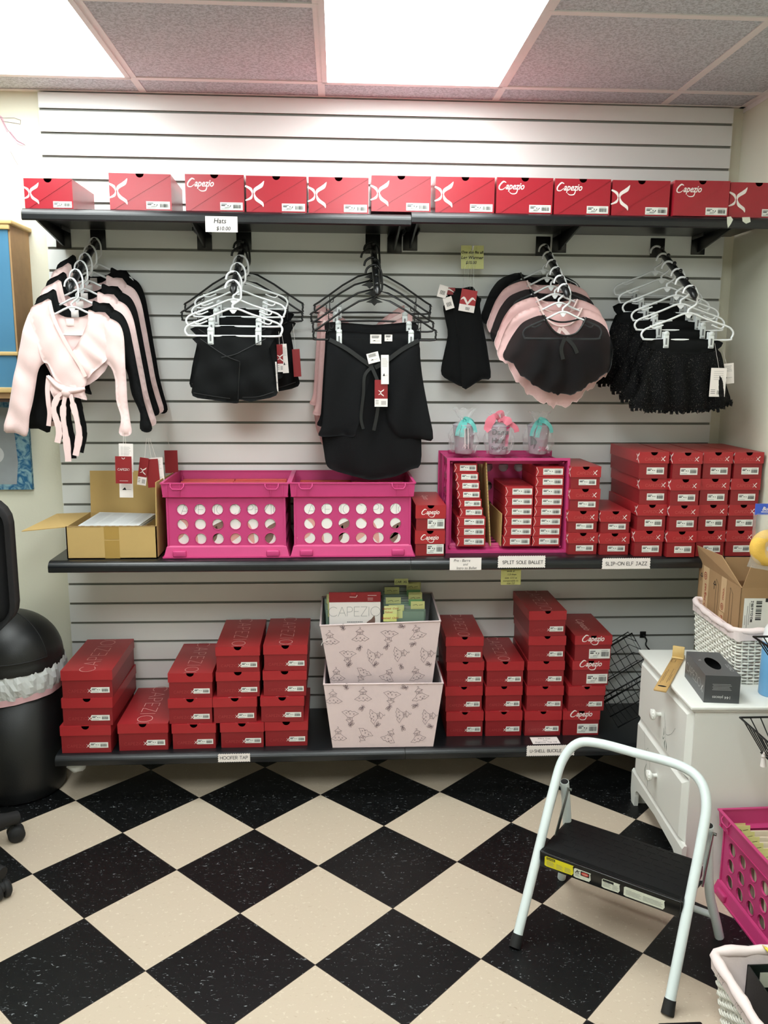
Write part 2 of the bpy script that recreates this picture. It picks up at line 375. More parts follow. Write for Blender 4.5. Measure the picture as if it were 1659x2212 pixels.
# flat cloth cut from an outline, given two bulging faces and folds
def resample(poly, res, closed=True):
    out = []; N = len(poly)
    for i in range(N if closed else N-1):
        a = poly[i]; b = poly[(i+1) % N]; d = hypot(b[0]-a[0], b[1]-a[1]); n = max(1, int(d/res))
        for k in range(n): out.append((a[0]+(b[0]-a[0])*k/n, a[1]+(b[1]-a[1])*k/n))
    return out
def inside(p, poly):
    x, y = p; r = False; j = len(poly)-1
    for i in range(len(poly)):
        xi, yi = poly[i]; xj, yj = poly[j]
        if (yi > y) != (yj > y) and x < (xj-xi)*(y-yi)/(yj-yi)+xi: r = not r
        j = i
    return r
def sheet(mb, poly, y=0, bf=.01, bb=.004, fold=None, res=.012, mi=0, round_=True, edge=.02, hem=None):
    if round_: poly = [(v.x, v.y) for v in catmull([Vector((a, b, 0)) for a, b in poly], 3, True)]
    bd = resample(poly, res)
    xs = [p[0] for p in bd]; zs = [p[1] for p in bd]; pts = []
    def dist(p):
        m = 9
        for i in range(len(bd)):
            a = bd[i]; b = bd[(i+1) % len(bd)]; dx = b[0]-a[0]; dz = b[1]-a[1]; q = dx*dx+dz*dz
            t = 0 if q == 0 else max(0, min(1, ((p[0]-a[0])*dx+(p[1]-a[1])*dz)/q))
            m = min(m, hypot(p[0]-a[0]-t*dx, p[1]-a[1]-t*dz))
        return m
    D = [0]*len(bd); z = min(zs); row = 0
    while z < max(zs):
        x = min(xs)+(res/2 if row % 2 else 0)
        while x < max(xs):
            if inside((x, z), bd):
                d = dist((x, z))
                if d > res*.55: pts.append((x, z)); D.append(d)
            x += res
        z += res*.87; row += 1
    n = len(bd); allp = [Vector(p) for p in bd+pts]
    vo, _, fo, ov, _, _ = geometry.delaunay_2d_cdt(allp, [(i, (i+1) % n) for i in range(n)], [], 1, 1e-6)
    fold = fold or (lambda a, b: .002*sin(a*55+b*18)+.0015*sin(b*70-a*30))
    F = []; B = []
    for k, v in enumerate(vo):
        o = ov[k][0] if ov[k] else None
        d = D[o] if (o is not None and o < len(D)) else dist((v.x, v.y))
        pr = 1-exp(-d/edge); f = fold(v.x, v.y)
        F.append((v.x, y+f-bf*pr-.0006, v.y)); B.append((v.x, y+f+bb*pr+.0006, v.y))
    m = len(F); fs = [tuple(t) for t in fo]
    # front faces towards -y
    def ccw(t): a, b, c = (vo[i] for i in t[:3]); return (b.x-a.x)*(c.y-a.y)-(b.y-a.y)*(c.x-a.x) > 0
    ff = [t if ccw(t) else t[::-1] for t in fs]
    mb.add(F+B, ff+[tuple(i+m for i in t[::-1]) for t in ff], mi, True)
    # close the rim
    idx = {}
    for k in range(m):
        if ov[k] and ov[k][0] < n: idx[ov[k][0]] = k
    o0 = len(mb.v)-2*m
    for i in range(n):
        a = idx.get(i); b = idx.get((i+1) % n)
        if a is not None and b is not None: mb.f.append((o0+a, o0+a+m, o0+b+m, o0+b)); mb.m.append(mi); mb.s.append(True)
    return mb
def ribbon(mb, pts, w, y=None, mi=0, th=.0012, sub=6, T=None, ws=None):
    c = catmull([Vector(p) for p in pts], sub); N = len(c); vs = []
    for i in range(N):
        t = (c[min(i+1, N-1)]-c[max(i-1, 0)]).normalized(); sd = t.cross(Vector((0, -1, 0)))
        sd = sd.normalized() if sd.length > .05 else Vector((1, 0, 0))
        ww = (ws[min(len(ws)-1, int(i/N*len(ws)))] if ws else w)/2; nn = sd.cross(t).normalized()*th
        for q in (c[i]-sd*ww-nn, c[i]+sd*ww-nn, c[i]+sd*ww+nn, c[i]-sd*ww+nn): vs.append(T @ q if T else q)
    fs = [(i*4+k, i*4+(k+1) % 4, (i+1)*4+(k+1) % 4, (i+1)*4+k) for i in range(N-1) for k in range(4)]
    fs += [(3, 2, 1, 0), tuple((N-1)*4+k for k in range(4))]
    return mb.add(vs, fs, mi, False)

# ------------------------------------------------------------------ room shell
XL, XR, YB, YF, ZC = -1.7, 2.478, .02, -4.7, 2.44
def struct(name, mb, mats):
    o = mb.build(name, mats); o['kind'] = 'structure'; return o
struct('floor', MB().box(XL, XR+.1, YF, YB+.1, -.05, 0), TILE)
struct('wall_back', MB().box(XL, XR+.1, YB, YB+.1, 0, ZC+.1), WALL)
struct('wall_right', MB().box(XR, XR+.1, YF, YB, 0, ZC+.1), WALL)
struct('wall_left', MB().box(XL-.1, XL, YF, YB+.1, 0, ZC+.1), WALL)
struct('wall_front', MB().box(XL, XR+.1, YF-.1, YF, 0, ZC+.1), WALL)
struct('ceiling', MB().box(XL, XR+.1, YF, YB+.1, ZC, ZC+.06), CEIL)
GX = [-1.475, -.865, -.255, .355, .966, 1.573, 2.177]
GY = [-.14-.61*k for k in range(8)]
g = MB()
for x in GX: g.box(x-.012, x+.012, YF, YB, ZC-.003, ZC)
for k, y in enumerate(GY):
    g.box(XL, XR, y-.012, y+.012, ZC-.0035, ZC)
struct('trim_1', g, GRID)
g = MB(); g.box(XL, XR, YB-.02, YB, ZC-.004, ZC-.001); g.box(XR-.02, XR, YF, YB, ZC-.004, ZC-.001); g.box(XR-.002, XR, YF, YB, ZC-.02, ZC)
struct('trim_2', g, GRID)
def make_light(m):
    def f():
        t = thing('ceiling_light', '', 'ceiling light')
        MB().box(-.283, .283, -.585, .585, -.006, -.001, 0).build('diffuser', m, t)
        fr = MB()
        for a in (-1, 1):
            fr.box(a*.291-.008, a*.291+.008, -.6, .6, -.008, 0); fr.box(-.299, .299, a*.592-.008, a*.592+.008, -.008, 0)
        fr.build('light_frame', GRID, t); return t
    return f
la = Kind(make_light(LITE)); lb = Kind(make_light(LITE2))
la.put((.05, -.75, ZC), (0, 0, 0), 'bright square ceiling panel light at the upper left, cut by the frame')
la.put((1.2695, -.75, ZC), (0, 0, 0), 'bright ceiling panel light above the middle of the slatted wall')
lb.put((.05, -2.58, ZC), (0, 0, 0), 'ceiling panel light behind the camera, left side of the room')
lb.put((1.2695, -2.58, ZC), (0, 0, 0), 'ceiling panel light behind the camera, middle of the room')

# slatwall
pr = []; ZT, ZBm = 2.430, .03; W = 2.433
prof = [(0, ZT)]
fm = []
for k in range(31):
    zc = 2.3756-.0762*k
    for p, q in (((0, zc+.0044), 0), ((.003, zc+.0044), 0), ((.003, zc+.007), 1), ((.009, zc+.007), 1), ((.009, zc-.0055), 1), ((.003, zc-.0055), 1), ((.003, zc-.0044), 0), ((0, zc-.0044), 0)):
        prof.append(p)
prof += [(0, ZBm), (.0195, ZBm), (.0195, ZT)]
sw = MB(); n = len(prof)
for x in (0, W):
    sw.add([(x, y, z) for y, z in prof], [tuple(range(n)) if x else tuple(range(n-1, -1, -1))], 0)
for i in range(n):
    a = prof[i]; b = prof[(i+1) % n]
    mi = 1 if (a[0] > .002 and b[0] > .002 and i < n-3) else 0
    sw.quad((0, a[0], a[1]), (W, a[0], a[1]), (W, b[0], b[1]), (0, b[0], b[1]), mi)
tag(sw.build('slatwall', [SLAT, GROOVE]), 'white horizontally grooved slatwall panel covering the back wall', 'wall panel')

# ------------------------------------------------------------------ shelves
def shelf(x0, x1, z, label, brackets):
    t = thing('wall_shelf', label, 'shelf', (x0, 0, z)); w = x1-x0
    P = [(-.0005, 0), (-.347, 0)]+[(-.347-.028*sin(radians(a)), -.02+.02*cos(radians(a))) for a in range(15, 91, 15)]+[(-.3745, -.034), (-.369, -.038), (-.362, -.036), (-.361, -.016), (-.35, -.009), (-.0005, -.009)]
    m = MB(); k = len(P)
    for i in range(k):
        a = P[i]; b = P[(i+1) % k]; m.add([(0, *a), (w, *a), (w, *b), (0, *b)], [(0, 1, 2, 3)], 0, 1 < i < 9)
    m.add([(0, *p) for p in P], [tuple(range(k-1, -1, -1))]); m.add([(w, *p) for p in P], [tuple(range(k))])
    m.build('shelf_board', PLAB, t)
    for bx in brackets:
        b = MB(); x = bx-x0
        b.bev(x-.026, x+.026, -.0035, -.0005, -.074, -.0095, .001, 0, 1)
        b.add([(x-s, y_, z_) for s in (-.003, .003) for y_, z_ in ((-.003, -.0095), (-.30, -.0095), (-.30, -.016), (-.015, -.066), (-.003, -.066))],
              [(0, 1, 2, 3, 4), (9, 8, 7, 6, 5)]+[(i, 5+i, 5+(i+1) % 5, (i+1) % 5) for i in range(5)])
        for s in (-.024, .024): b.box(x+s-.002, x+s+.002, -.10, -.003, -.022, -.0095)
        b.build('shelf_bracket', BLK, t)
    return t
ZS1, ZS1R, ZS2, ZS3 = 1.992, 2.0, .875, .187
shelf(.050, 1.250, ZS1, 'left half of the top black shelf under the red boxes', [.0585, .5485, 1.223])
shelf(1.2515, 2.455, ZS1R, 'right half of the top black shelf, reaching the corner', [1.2790, 1.8215, 2.336])
shelf(.060, 1.262, ZS2, 'left half of the middle black shelf under the pink crates', [.09, 1.21])
shelf(1.2635, 2.465, ZS2, 'right half of the middle black shelf under the shoe box stacks', [1.31, 2.40])
shelf(.040, 1.250, ZS3, 'left half of the lowest black shelf near the floor', [.07, 1.2])
shelf(1.2515, 2.455, ZS3, 'right half of the lowest black shelf near the floor', [1.3, 2.40])
for x, nm in ((1.19, 'left'), (2.26, 'right')): pass
m = MB(); m.add([(0, 0, 0), (.012, -.001, .002), (.02, -.002, -.008), (.014, -.001, -.022), (.006, 0, -.034), (.002, 0, -.02)], [(0, 1, 2, 3, 4, 5)])
m.add([(.05, 0, 0), (.075, -.001, .001), (.078, -.002, -.014), (.064, -.001, -.02), (.052, 0, -.012)], [(0, 1, 2, 3, 4)])
tag(m.build('tape_remnant', STK, loc=(2.265, -.3765, 1.996)), 'torn tape remnants stuck on the right end of the top shelf edge', 'tape')
for x, a in ((.096, 0),):
    m = MB(); random.seed(3)
    m.ball((0, 0, 0), .026, n=12, sc=(1.3, 1, .8))
    m.v = [(x_*(1+random.uniform(-.25, .25)), y_*(1+random.uniform(-.2, .2)), z_*(1+random.uniform(-.25, .2))) for x_, y_, z_ in m.v]
    tag(m.build('crumpled_film', BAGW, loc=(.10, -.325, .128)), 'crumpled clear plastic stuck under the left end of the lowest shelf', 'plastic film')

# ------------------------------------------------------------------ display arms
BALLS = [(-.050, 1.943), (-.111, 1.910), (-.172, 1.876), (-.229, 1.845), (-.287, 1.812), (-.343, 1.779)]
AX = [.178, .687, 1.145, 1.762, 2.185]
def make_arm():
    t = thing('garment_rack', '', 'garment rack')
    p = MB(); p.bev(-.0265, .0265, -.0035, -.0005, 1.914, 1.982, .001, 0, 1); p.build('mounting_plate', BLK, t)
    a = MB(); a.tube([(0, -.003, 1.947), (0, -.03, 1.936), (0, -.343, 1.763), (0, -.356, 1.752), (0, -.360, 1.744)], [.0115, .0115, .0115, .0115, .006], 8)
    a.build('arm_bar', BLK, t)
    for y, z in BALLS:
        b = MB(); b.ball((0, y, z-.001), .0068, n=12); b.tube([(0, y, z-.012), (0, y, z)], .004, 8); b.build('stop_ball', BLK, t)
    return t
ak = Kind(make_arm)
for x, s in zip(AX, ['leftmost sloping black display arm, holding the wrap tops', 'sloping black display arm holding the black shorts', 'sloping black display arm holding the long wrap skirts', 'sloping black display arm holding the sheer capelets', 'rightmost sloping black display arm, holding the tulle skirts']):
    ak.put((x, 0, 0), (0, 0, 0), s, 'sloping display arms under the top shelf')

# ------------------------------------------------------------------ shoe boxes
def notched(x0, x1, z0, z1, r, cx=None, n=8):
    cx = (x0+x1)/2 if cx is None else cx
    return [(x0, z0), (x1, z0), (x1, z1), (cx+r, z1)]+[(cx+r*cos(radians(a)), z1-r*.95*sin(radians(a))) for a in [180*i/n for i in range(1, n)]]+[(cx-r, z1), (x0, z1)]
def blades(mb, P, cx, cz, h, mi):      # the two-blade emblem
    mb.vstroke([(cx-.34*h, cz+.30*h), (cx-.12*h, cz+.18*h), (cx-.06*h, cz), (cx-.12*h, cz-.16*h), (cx-.34*h, cz-.26*h)], [.06*h, .11*h, .03*h, .10*h, .04*h], P, mi)
    mb.vstroke([(cx+.42*h, cz+.5*h), (cx+.30*h, cz+.32*h), (cx+.06*h, cz+.16*h), (cx+.02*h, cz), (cx+.10*h, cz-.2*h), (cx+.32*h, cz-.36*h), (cx+.38*h, cz-.5*h)], [.01*h, .15*h, .13*h, .04*h, .13*h, .12*h, .01*h], P, mi)
def small_x(mb, P, x, z, h, mi):
    mb.vstroke([(x, z), (x+.35*h, z+.4*h), (x+.9*h, z+h)], [.05*h, .12*h, .22*h], P, mi)
    mb.vstroke([(x+.05*h, z+h*.9), (x+.38*h, z+.45*h), (x+.85*h, z)], [.04*h, .1*h, .2*h], P, mi)
def script(mb, P, x, z, w, mi):        # flowing script word
    h = w*.30
    mb.vstroke([(x+.27*w, z+h*1.02), (x+.16*w, z+h*1.12), (x+.02*w, z+h*.62), (x+.02*w, z+h*.22), (x+.14*w, z+h*.18), (x+.27*w, z+h*.5)], [.02*w, .055*w, .05*w, .04*w, .03*w, .01*w], P, mi)
    mb.text('apezio', h*1.15, P, x+.26*w, z+h*.22, mi, bold=.018, shear=.35, width=.72*w)
    mb.vstroke([(x+.72*w, z+h*.2), (x+.66*w, z-h*.25), (x+.5*w, z-h*.32), (x+.4*w, z-h*.1)], [.03*w, .04*w, .03*w, .01*w], P, mi)
def label_mb(cx, cz, w, h, y=-.0007, big=False, rot=0):
    m = MB(); T = Matrix.Translation((cx, 0, cz)) @ Matrix.Rotation(rot, 4, 'Y')
    m.box(-w/2, w/2, y, y+.0005, -h/2, h/2, 0, T); P = lambda a, b: T @ Vector((a, y-.0003, b))
    def q(x0, x1, z0, z1, mi): m.quad(P(x0*w, z0*h), P(x1*w, z0*h), P(x1*w, z1*h), P(x0*w, z1*h), mi)
    x = .08
    rs = random.Random(int(w*1e5))
    while x < .42:
        b = rs.choice([.008, .014, .022]); q(x, x+b, -.28, .2, 1); x += b+rs.choice([.008, .012])
    q(-.45, -.2, .2, .32, 2); q(-.45, -.28, .02, .14, 1); q(-.18, -.12, .02, .12, 1); q(-.06, -.02, .0, .12, 1)
    q(-.45, -.1, -.36, -.32, 2); q(.08, .4, .3, .34, 2)
    if big:
        m.strokes([[(-.3*w, -.18*h), (-.1*w, -.1*h), (-.04*w, .0*h), (-.08*w, -.2*h), (-.3*w, -.24*h)]], .0008, P, 1)
    return m
def make_lidded(w, h, l, lh, style, nr=.0135, laby=None, labw=.05, labh=.0175):
    def f():
        t = thing('shoe_box', '', 'shoe box'); hw = w/2; e = .0025
        b = MB(); P = XZ(e)
        b.poly(notched(-hw+e, hw-e, 0, h-.002, nr), P, 0)
        for s in (-1, 1): b.quad((s*(hw-e), e, 0), (s*(hw-e), l-e, 0), (s*(hw-e), l-e, h-.002), (s*(hw-e), e, h-.002))
        b.quad((-hw+e, l-e, 0), (hw-e, l-e, 0), (hw-e, l-e, h-.002), (-hw+e, l-e, h-.002)); b.quad((-hw+e, e, 0), (hw-e, e, 0), (hw-e, l-e, 0), (-hw+e, l-e, 0))
        PF = XZ(e-.0003)
        if style == 'bodylogo':
            b.caps('CAPEZiO', w*.058, .0010, PF, -w*.38, h*.2, 1, .3); small_x(b, PF, w*.0, h*.19, w*.085, 2)
        b.build('box_body', [REDB, REDF, WPR], t)
        m = MB(); z0 = h-lh
        m.poly(notched(-hw, hw, z0, h, nr), XZ(0), 0)
        for s in (-1, 1): m.quad((s*hw, 0, z0), (s*hw, l, z0), (s*hw, l, h), (s*hw, 0, h))
        m.quad((-hw, l, z0), (hw, l, z0), (hw, l, h), (-hw, l, h)); m.quad((-hw, 0, h), (hw, 0, h), (hw, l, h), (-hw, l, h))
        PF = XZ(-.0003)
        if style == 'bodylogo' or style == 'lidlogo':
            big = w*.30
            PT = lambda a, c: Vector((c-big/2, l-a, h+.0003))
            if style == 'bodylogo': m.caps('CAPEZiO', big, .0024, PT, -.03*l, 0, 3, (l*1.06/big-5.05)/6)
            # ring round the notch
            m.strokes([[(x_, z_) for x_, z_ in arc(0, 0, nr*1.7, 20, 160, 8)]], .0012, lambda a, c: Vector((a, c*.55, h+.0004)), 2)
        if style == 'lidlogo':
            m.caps('CAPEZiO', w*.088, .0012, PF, -w*.30, z0+lh*.26, 1, .24); small_x(m, PF, w*.235, z0+lh*.22, w*.15, 2)
            blades(m, lambda a, c: Vector((-hw-.0003, .014-a, c)), 0, h-lh*.5, lh*.95, 2)
        if style == 'script':
            script(m, PF, -w*.3, z0+lh*.24, w*.6, 2)
            m.text('Capezio', w*.3, lambda a, c: Vector((-w*.12+c, l*.72-a, h+.0003)), 0, 0, 3, bold=.01, shear=.35)
        m.build('box_lid', [RED, REDL, WPR, TOPW], t)
        if style == 'bodylogo': lab = label_mb(w*.25, h*.28, w*.36, h*.2, e-.0007)
        elif style == 'script': lab = label_mb(w*.18, h*.27, w*.56, h*.38, e-.0007, True)
        else: lab = label_mb(w*.07, h*.29, w*.58, h*.26, e-.0007)
        lab.build('price_label', [LAB, INK, GREYINK], t)
        return t
    return f
KL = Kind(make_lidded(.153, .0921, .312, .033, 'bodylogo'))
KL2 = Kind(make_lidded(.173, .0995, .33, .035, 'bodylogo'))
KR = Kind(make_lidded(.1365, .0941, .268, .034, 'bodylogo', .011))
KR4 = Kind(make_lidded(.1365, .0945, .268, .034, 'script', .011))
KA = Kind(make_lidded(.1055, .0765, .25, .037, 'lidlogo', .012))
KC = Kind(make_lidded(.1030, .0903, .312, .0385, 'lidlogo', .012))
KS = Kind(make_lidded(.1035, .0885, .30, .046, 'script', .012))
ORD = ['bottom', 'second from bottom', 'third from bottom', 'fourth from bottom', 'fifth from bottom']
def stack(kind, boxes, z0, h, where, group, rev=(), zh=None):
    n = len(boxes)
    for k, (x, y) in enumerate(boxes):
        pos = ('only' if n == 1 else 'top' if k == n-1 else ORD[k])
        kd = kind[k] if isinstance(kind, list) else kind
        rz = random.uniform(-.012, .012); yy = y
        bx_ = kd.put((x, yy, z0+k*h+.0006), (0, 0, rz), '%s red box %s' % (pos, where), group)
        if k in rev:      # this lid was put on the wrong way round
            for ch in bx_.children:
                if ch.name.startswith('box_lid'): ch.rotation_euler = (0, 0, pi); ch.location = (0, .33, 0)
random.seed(11)
g1 = 'red shoe boxes on the left of the lowest shelf'
stack(KL2, [(.1425, -.352), (.1525, -.350), (.156, -.348)], ZS3, .1, 'in the three-high stack nearest the trash can', g1, rev=(2,))
stack(KL2, [(.3355, -.341)], ZS3, .1, 'standing alone between two stacks on the lowest shelf', g1)
stack(KL, [(.510, -.336), (.500, -.332), (.5025, -.328)], ZS3, .0925, 'of the three-high stack right of the single low box', g1)
stack(KL, [(.6775, -.334), (.6545, -.331), (.6665, -.322), (.668, -.324)], ZS3, .0925, 'of the four-high stack second left of the cloth bins', g1)
stack(KL, [(.832, -.328), (.8195, -.332), (.829, -.325), (.8325, -.324)], ZS3, .0935, 'of the four-high stack directly left of the cloth bins', g1)
g2 = 'red shoe boxes on the right of the lowest shelf'
stack(KR, [(1.4755, -.276), (1.471, -.270), (1.4745, -.266), (1.469, -.271)], ZS3, .0945, 'of the four-high stack directly right of the cloth bins', g2)
stack(KR, [(1.618, -.279), (1.617, -.272), (1.619, -.272)], ZS3, .0945, 'of the three-high stack right of the cloth bins', g2)
stack(KR, [(1.7625, -.282), (1.767, -.278), (1.7675, -.274), (1.768, -.274), (1.7655, -.275)], ZS3, .0945, 'of the five-high stack on the lowest shelf', g2)
stack([KR4, KR, KR4, KR4], [(1.9035, -.285), (1.918, -.287), (1.9305, -.280), (1.935, -.280)], ZS3, .095, 'of the stack beside the leaning wire baskets', g2)
g3 = 'red shoe boxes on the right of the middle shelf'
stack(KA, [(1.867, -.316), (1.864, -.314), (1.868, -.313), (1.8675, -.311)], ZS2, .077, 'of the slim stack touching the sideways pink crate', g3)
stack(KA, [(1.9755, -.326), (1.9755, -.322)], ZS2, .077, 'of the two-high stack beside the slim four-high stack', g3)
stack(KC, [(2.087, -.352), (2.093, -.348), (2.096, -.345), (2.087, -.352)], ZS2, .0905, 'of the tall stack beside the two-high one', g3)
stack(KC, [(2.196, -.366), (2.198, -.365), (2.195, -.368), (2.1975, -.366)], ZS2, .0905, 'of the second tall stack right of the pink crates', g3)
stack(KC, [(2.3015, -.357), (2.304, -.355), (2.302, -.358), (2.307, -.356)], ZS2, .0905, 'of the third tall stack right of the pink crates', g3)
stack(KC, [(2.408, -.357), (2.411, -.355), (2.410, -.358), (2.4155, -.356)], ZS2, .0905, 'of the fourth tall stack, against the right wall', g3)
stack(KS, [(1.332, -.323), (1.333, -.325)], ZS2, .0888, 'of the pair with white script, between the pink crates', 'script shoe boxes between the crates')

# one-piece boxes on the top shelf
def make_tuck(w, h, l, style):
    def f():
        t = thing('shoe_box', '', 'shoe box'); hw = w/2; r = .0125
        b = MB(); b.poly(notched(-hw, hw, 0, h, r, .0), XZ(.0012), 0)
        for s in (-1, 1): b.quad((s*hw, .0012, 0), (s*hw, l, 0), (s*hw, l, h), (s*hw, .0012, h))
        b.quad((-hw, l, 0), (hw, l, 0), (hw, l, h), (-hw, l, h)); b.quad((-hw, .0012, 0), (hw, .0012, 0), (hw, l, 0), (-hw, l, 0))
        b.quad((-hw, .0012, h), (hw, .0012, h), (hw, l, h), (-hw, l, h))
        b.build('box_body', [REDT], t)
        m = MB(); pts = [(-hw+.012, 0), (hw, h*.97), (hw, h), (r, h)]+[(r*cos(radians(a)), h-r*.95*sin(radians(a))) for a in range(22, 170, 22)]+[(-r, h), (-hw, h), (-hw, 0)]
        m.poly(pts, XZ(0), 0)
        m.quad((-hw+.012, 0, 0), (hw, 0, h*.97), (hw, .0012, h*.97), (-hw+.012, .0012, 0), 1); m.quad((-hw, 0, 0), (-hw, 0, h), (-hw, .0012, h), (-hw, .0012, 0)); m.quad((-hw, 0, h), (hw, 0, h), (hw, .0012, h), (-hw, .0012, h))
        if style == 'blades':
            PB = XZ(-.0003)
            blades(m, PB, -hw+w*.125, h*.5, h*.72, 2)
        else: script(m, XZ(-.0003), -hw+w*.04, h*.62, w*.46, 2)
        m.build('front_flap', [REDT, REDB, WPR], t)
        label_mb(w*.28, h*.14, w*.385, h*.21, .0003, True).build('price_label', [LAB, INK, GREYINK], t)
        return t
    return f
KTX = Kind(make_tuck(.188, .1075, .24, 'blades')); KTS = Kind(make_tuck(.181, .1085, .24, 'script')); KT0 = Kind(make_tuck(.146, .088, .24, 'blades'))
TB = [(KT0, .128, ZS1, -.350, 'smallest red box, leftmost on the top shelf', 0), (KTX, .408, ZS1, -.350, 'second red box from the left on the top shelf, standing apart', .03),
 (KTS, .637, ZS1, -.352, 'third red box from the left on the top shelf, with white script', 0), (KTX, .828, ZS1, -.350, 'fourth red box from the left on the top shelf, above the shorts', .0),
 (KTX, 1.0225, ZS1, -.350, 'fifth red box from the left on the top shelf, above the wrap skirts', 0), (KTX, 1.2195, ZS1R, -.350, 'sixth red box from the left, standing across the joint of the top shelf', 0),
 (KTX, 1.4225, ZS1R, -.350, 'seventh red box from the left on the top shelf, above the yellow note', 0.0), (KTS, 1.613, ZS1R, -.352, 'eighth red box from the left on the top shelf, pinkish red with white script', 0),
 (KTS, 1.800, ZS1R, -.350, 'ninth red box from the left on the top shelf, with white script', 0), (KTX, 1.991, ZS1R, -.348, 'third red box from the right on the top shelf, with white blades', 0),
 (KTS, 2.186, ZS1R, -.358, 'second red box from the right on the top shelf, with white script', .0), (KTX, 2.3765, ZS1R, -.348, 'rightmost red box on the top shelf, cut by the frame', 0)]
for kd, x, z, y, lb_, rz in TB: kd.put((x, y, z+.0006), (0, 0, rz), lb_, 'red boxes on the top shelf')

# ------------------------------------------------------------------ pink crates
CW, CD, CH = .425, .332, .256
def perf(mb, P, w, h, xs, zs, r, th, mi=0, n=14):
    """flat wall with round holes; P(a,b,c) maps width, height, depth to 3D"""
    gx = [0]+[(xs[i]+xs[i+1])/2 for i in range(len(xs)-1)]+[w]; gz = [0]+[(zs[i]+zs[i+1])/2 for i in range(len(zs)-1)]+[h]
    for i, cx in enumerate(xs):
        for j, cz in enumerate(zs):
            x0, x1, z0, z1 = gx[i], gx[i+1], gz[j], gz[j+1]; out = []; inn = []
            A = sorted([2*pi*k/n for k in range(n)]+[math.atan2(b-cz, a-cx) % (2*pi) for a in (x0, x1) for b in (z0, z1)])
            for a in A:
                ca, sa = cos(a), sin(a); tx = (x1-cx)/ca if ca > 1e-9 else ((x0-cx)/ca if ca < -1e-9 else 9); tz = (z1-cz)/sa if sa > 1e-9 else ((z0-cz)/sa if sa < -1e-9 else 9)
                t = min(tx, tz); out.append((cx+ca*t, cz+sa*t)); inn.append((cx+ca*r, cz+sa*r))
            k = len(A); vs = []
            for d in (0, th): vs += [P(*p, d) for p in out]+[P(*p, d) for p in inn]
            fs = []
            for q in range(k):
                q2 = (q+1) % k
                fs += [(q, q2, k+q2, k+q), (2*k+q, 3*k+q, 3*k+q2, 2*k+q2), (k+q, k+q2, 3*k+q2, 3*k+q)]
            mb.add(vs, fs, mi)
            rim = [P(cx+cos(2*pi*q/16)*(r+.001), cz+sin(2*pi*q/16)*(r+.001), -.0004) for q in range(16)]
            mb.tube(rim, .0011, 4, closed=True, mi=mi)
def make_crate():
    t = thing('file_crate', '', 'crate'); b = MB(); e = .017; w = CW-2*e; d = CD-2*e; h0, h1 = .03, CH-.05
    fx = [w*k for k in (.128, .277, .426, .576, .725, .874)]; fz = [(h1-h0)*k for k in (.19, .475, .76)]; sx = [d*k for k in (.12, .31, .5, .69, .88)]
    perf(b, lambda a, c, q: Vector((-w/2+a, q, h0+c)), w, h1-h0, fx, fz, .0186, .004)
    perf(b, lambda a, c, q: Vector((w/2-a, d-q, h0+c)), w, h1-h0, fx, fz, .0186, .004)
    perf(b, lambda a, c, q: Vector((-w/2+q, d-a, h0+c)), d, h1-h0, sx, fz, .0186, .004)
    perf(b, lambda a, c, q: Vector((w/2-q, a, h0+c)), d, h1-h0, sx, fz, .0186, .004)
    perf(b, lambda a, c, q: Vector((-w/2+a, c, .012+q)), w, d, fx, [d*k for k in (.14, .38, .62, .86)], .0186, .004)
    for s in (0, 1):
        for a in (-w/2, w/2): b.box(a-.003, a+.003, s*d-.003, s*d+.003, 0, CH-.02)
    b.v = [(x, y+e, z) for x, y, z in b.v]; b.build('crate_body', PINKC, t)
    def ring(mb, z0, z1, o0, o1, th=.004):
        for k, (z, o) in enumerate(((z0, o0), (z1, o1))): pass
        hw = CW/2
        def rect(o, z, i=0): return [(-hw+o+i, o+i, z), (hw-o-i, o+i, z), (hw-o-i, CD-o-i, z), (-hw+o+i, CD-o-i, z)]
        vs = rect(o0, z0)+rect(o1, z1)+rect(o1, z1, th)+rect(o0, z0, th)
        mb.add(vs, [(r*4+k, r*4+(k+1) % 4, ((r+1) % 4)*4+(k+1) % 4, ((r+1) % 4)*4+k) for r in range(4) for k in range(4)])
    r_ = MB(); ring(r_, CH-.052, CH-.046, e-.001, .006); ring(r_, CH-.048, CH-.002, .006, .002); ring(r_, CH-.004, CH, -.001, -.001, .009); ring(r_, CH-.052, CH-.048, e-.004, .004, .012)
    for x in (-.15, -.19, .15, .19): r_.box(x*1.0-.001, x+.001, .0005, .006, CH-.045, CH-.005)
    r_.build('crate_rim', PINKC, t)
    f = MB(); ring(f, .034, .040, .010, e-.001); ring(f, .004, .036, .003, .011); ring(f, 0, .005, -.001, -.001, .008)
    for x in (-.157, .155):
        for y, s in ((.0, 1), (CD, -1)): f.bev(x-.022, x+.022, min(y-.004*s, y+.010*s), max(y-.004*s, y+.010*s), .004, .026, .004)
    f.build('crate_base', PINKC, t)
    for x in (-.157, .155):
        m = MB(); m.tube([(x-.022, .001, CH-.003), (x-.022, -.005, CH-.012), (x-.015, -.006, CH-.021), (x+.015, -.006, CH-.021), (x+.022, -.005, CH-.012), (x+.022, .001, CH-.003)], .0022, 6); m.build('handle_loop', PINKC, t)
    return t
kc = Kind(make_crate)
c1 = kc.put((.642, -.342, ZS2+.002), (0, 0, 0), 'left pink plastic crate with round holes, beside the open cardboard box', 'pink crates on the middle shelf')
c2 = kc.put((1.0665, -.338, ZS2+.002), (0, 0, 0), 'pink plastic crate with round holes under the long black skirt', 'pink crates on the middle shelf')
c3 = kc.put((1.6045, -.030, ZS2+.0015), (radians(90), 0, 0), 'pink crate on its side with its opening to the front, holding slim shoe boxes', 'pink crates on the middle shelf')
c3.location = (1.6045, -.030, ZS2+.0015)
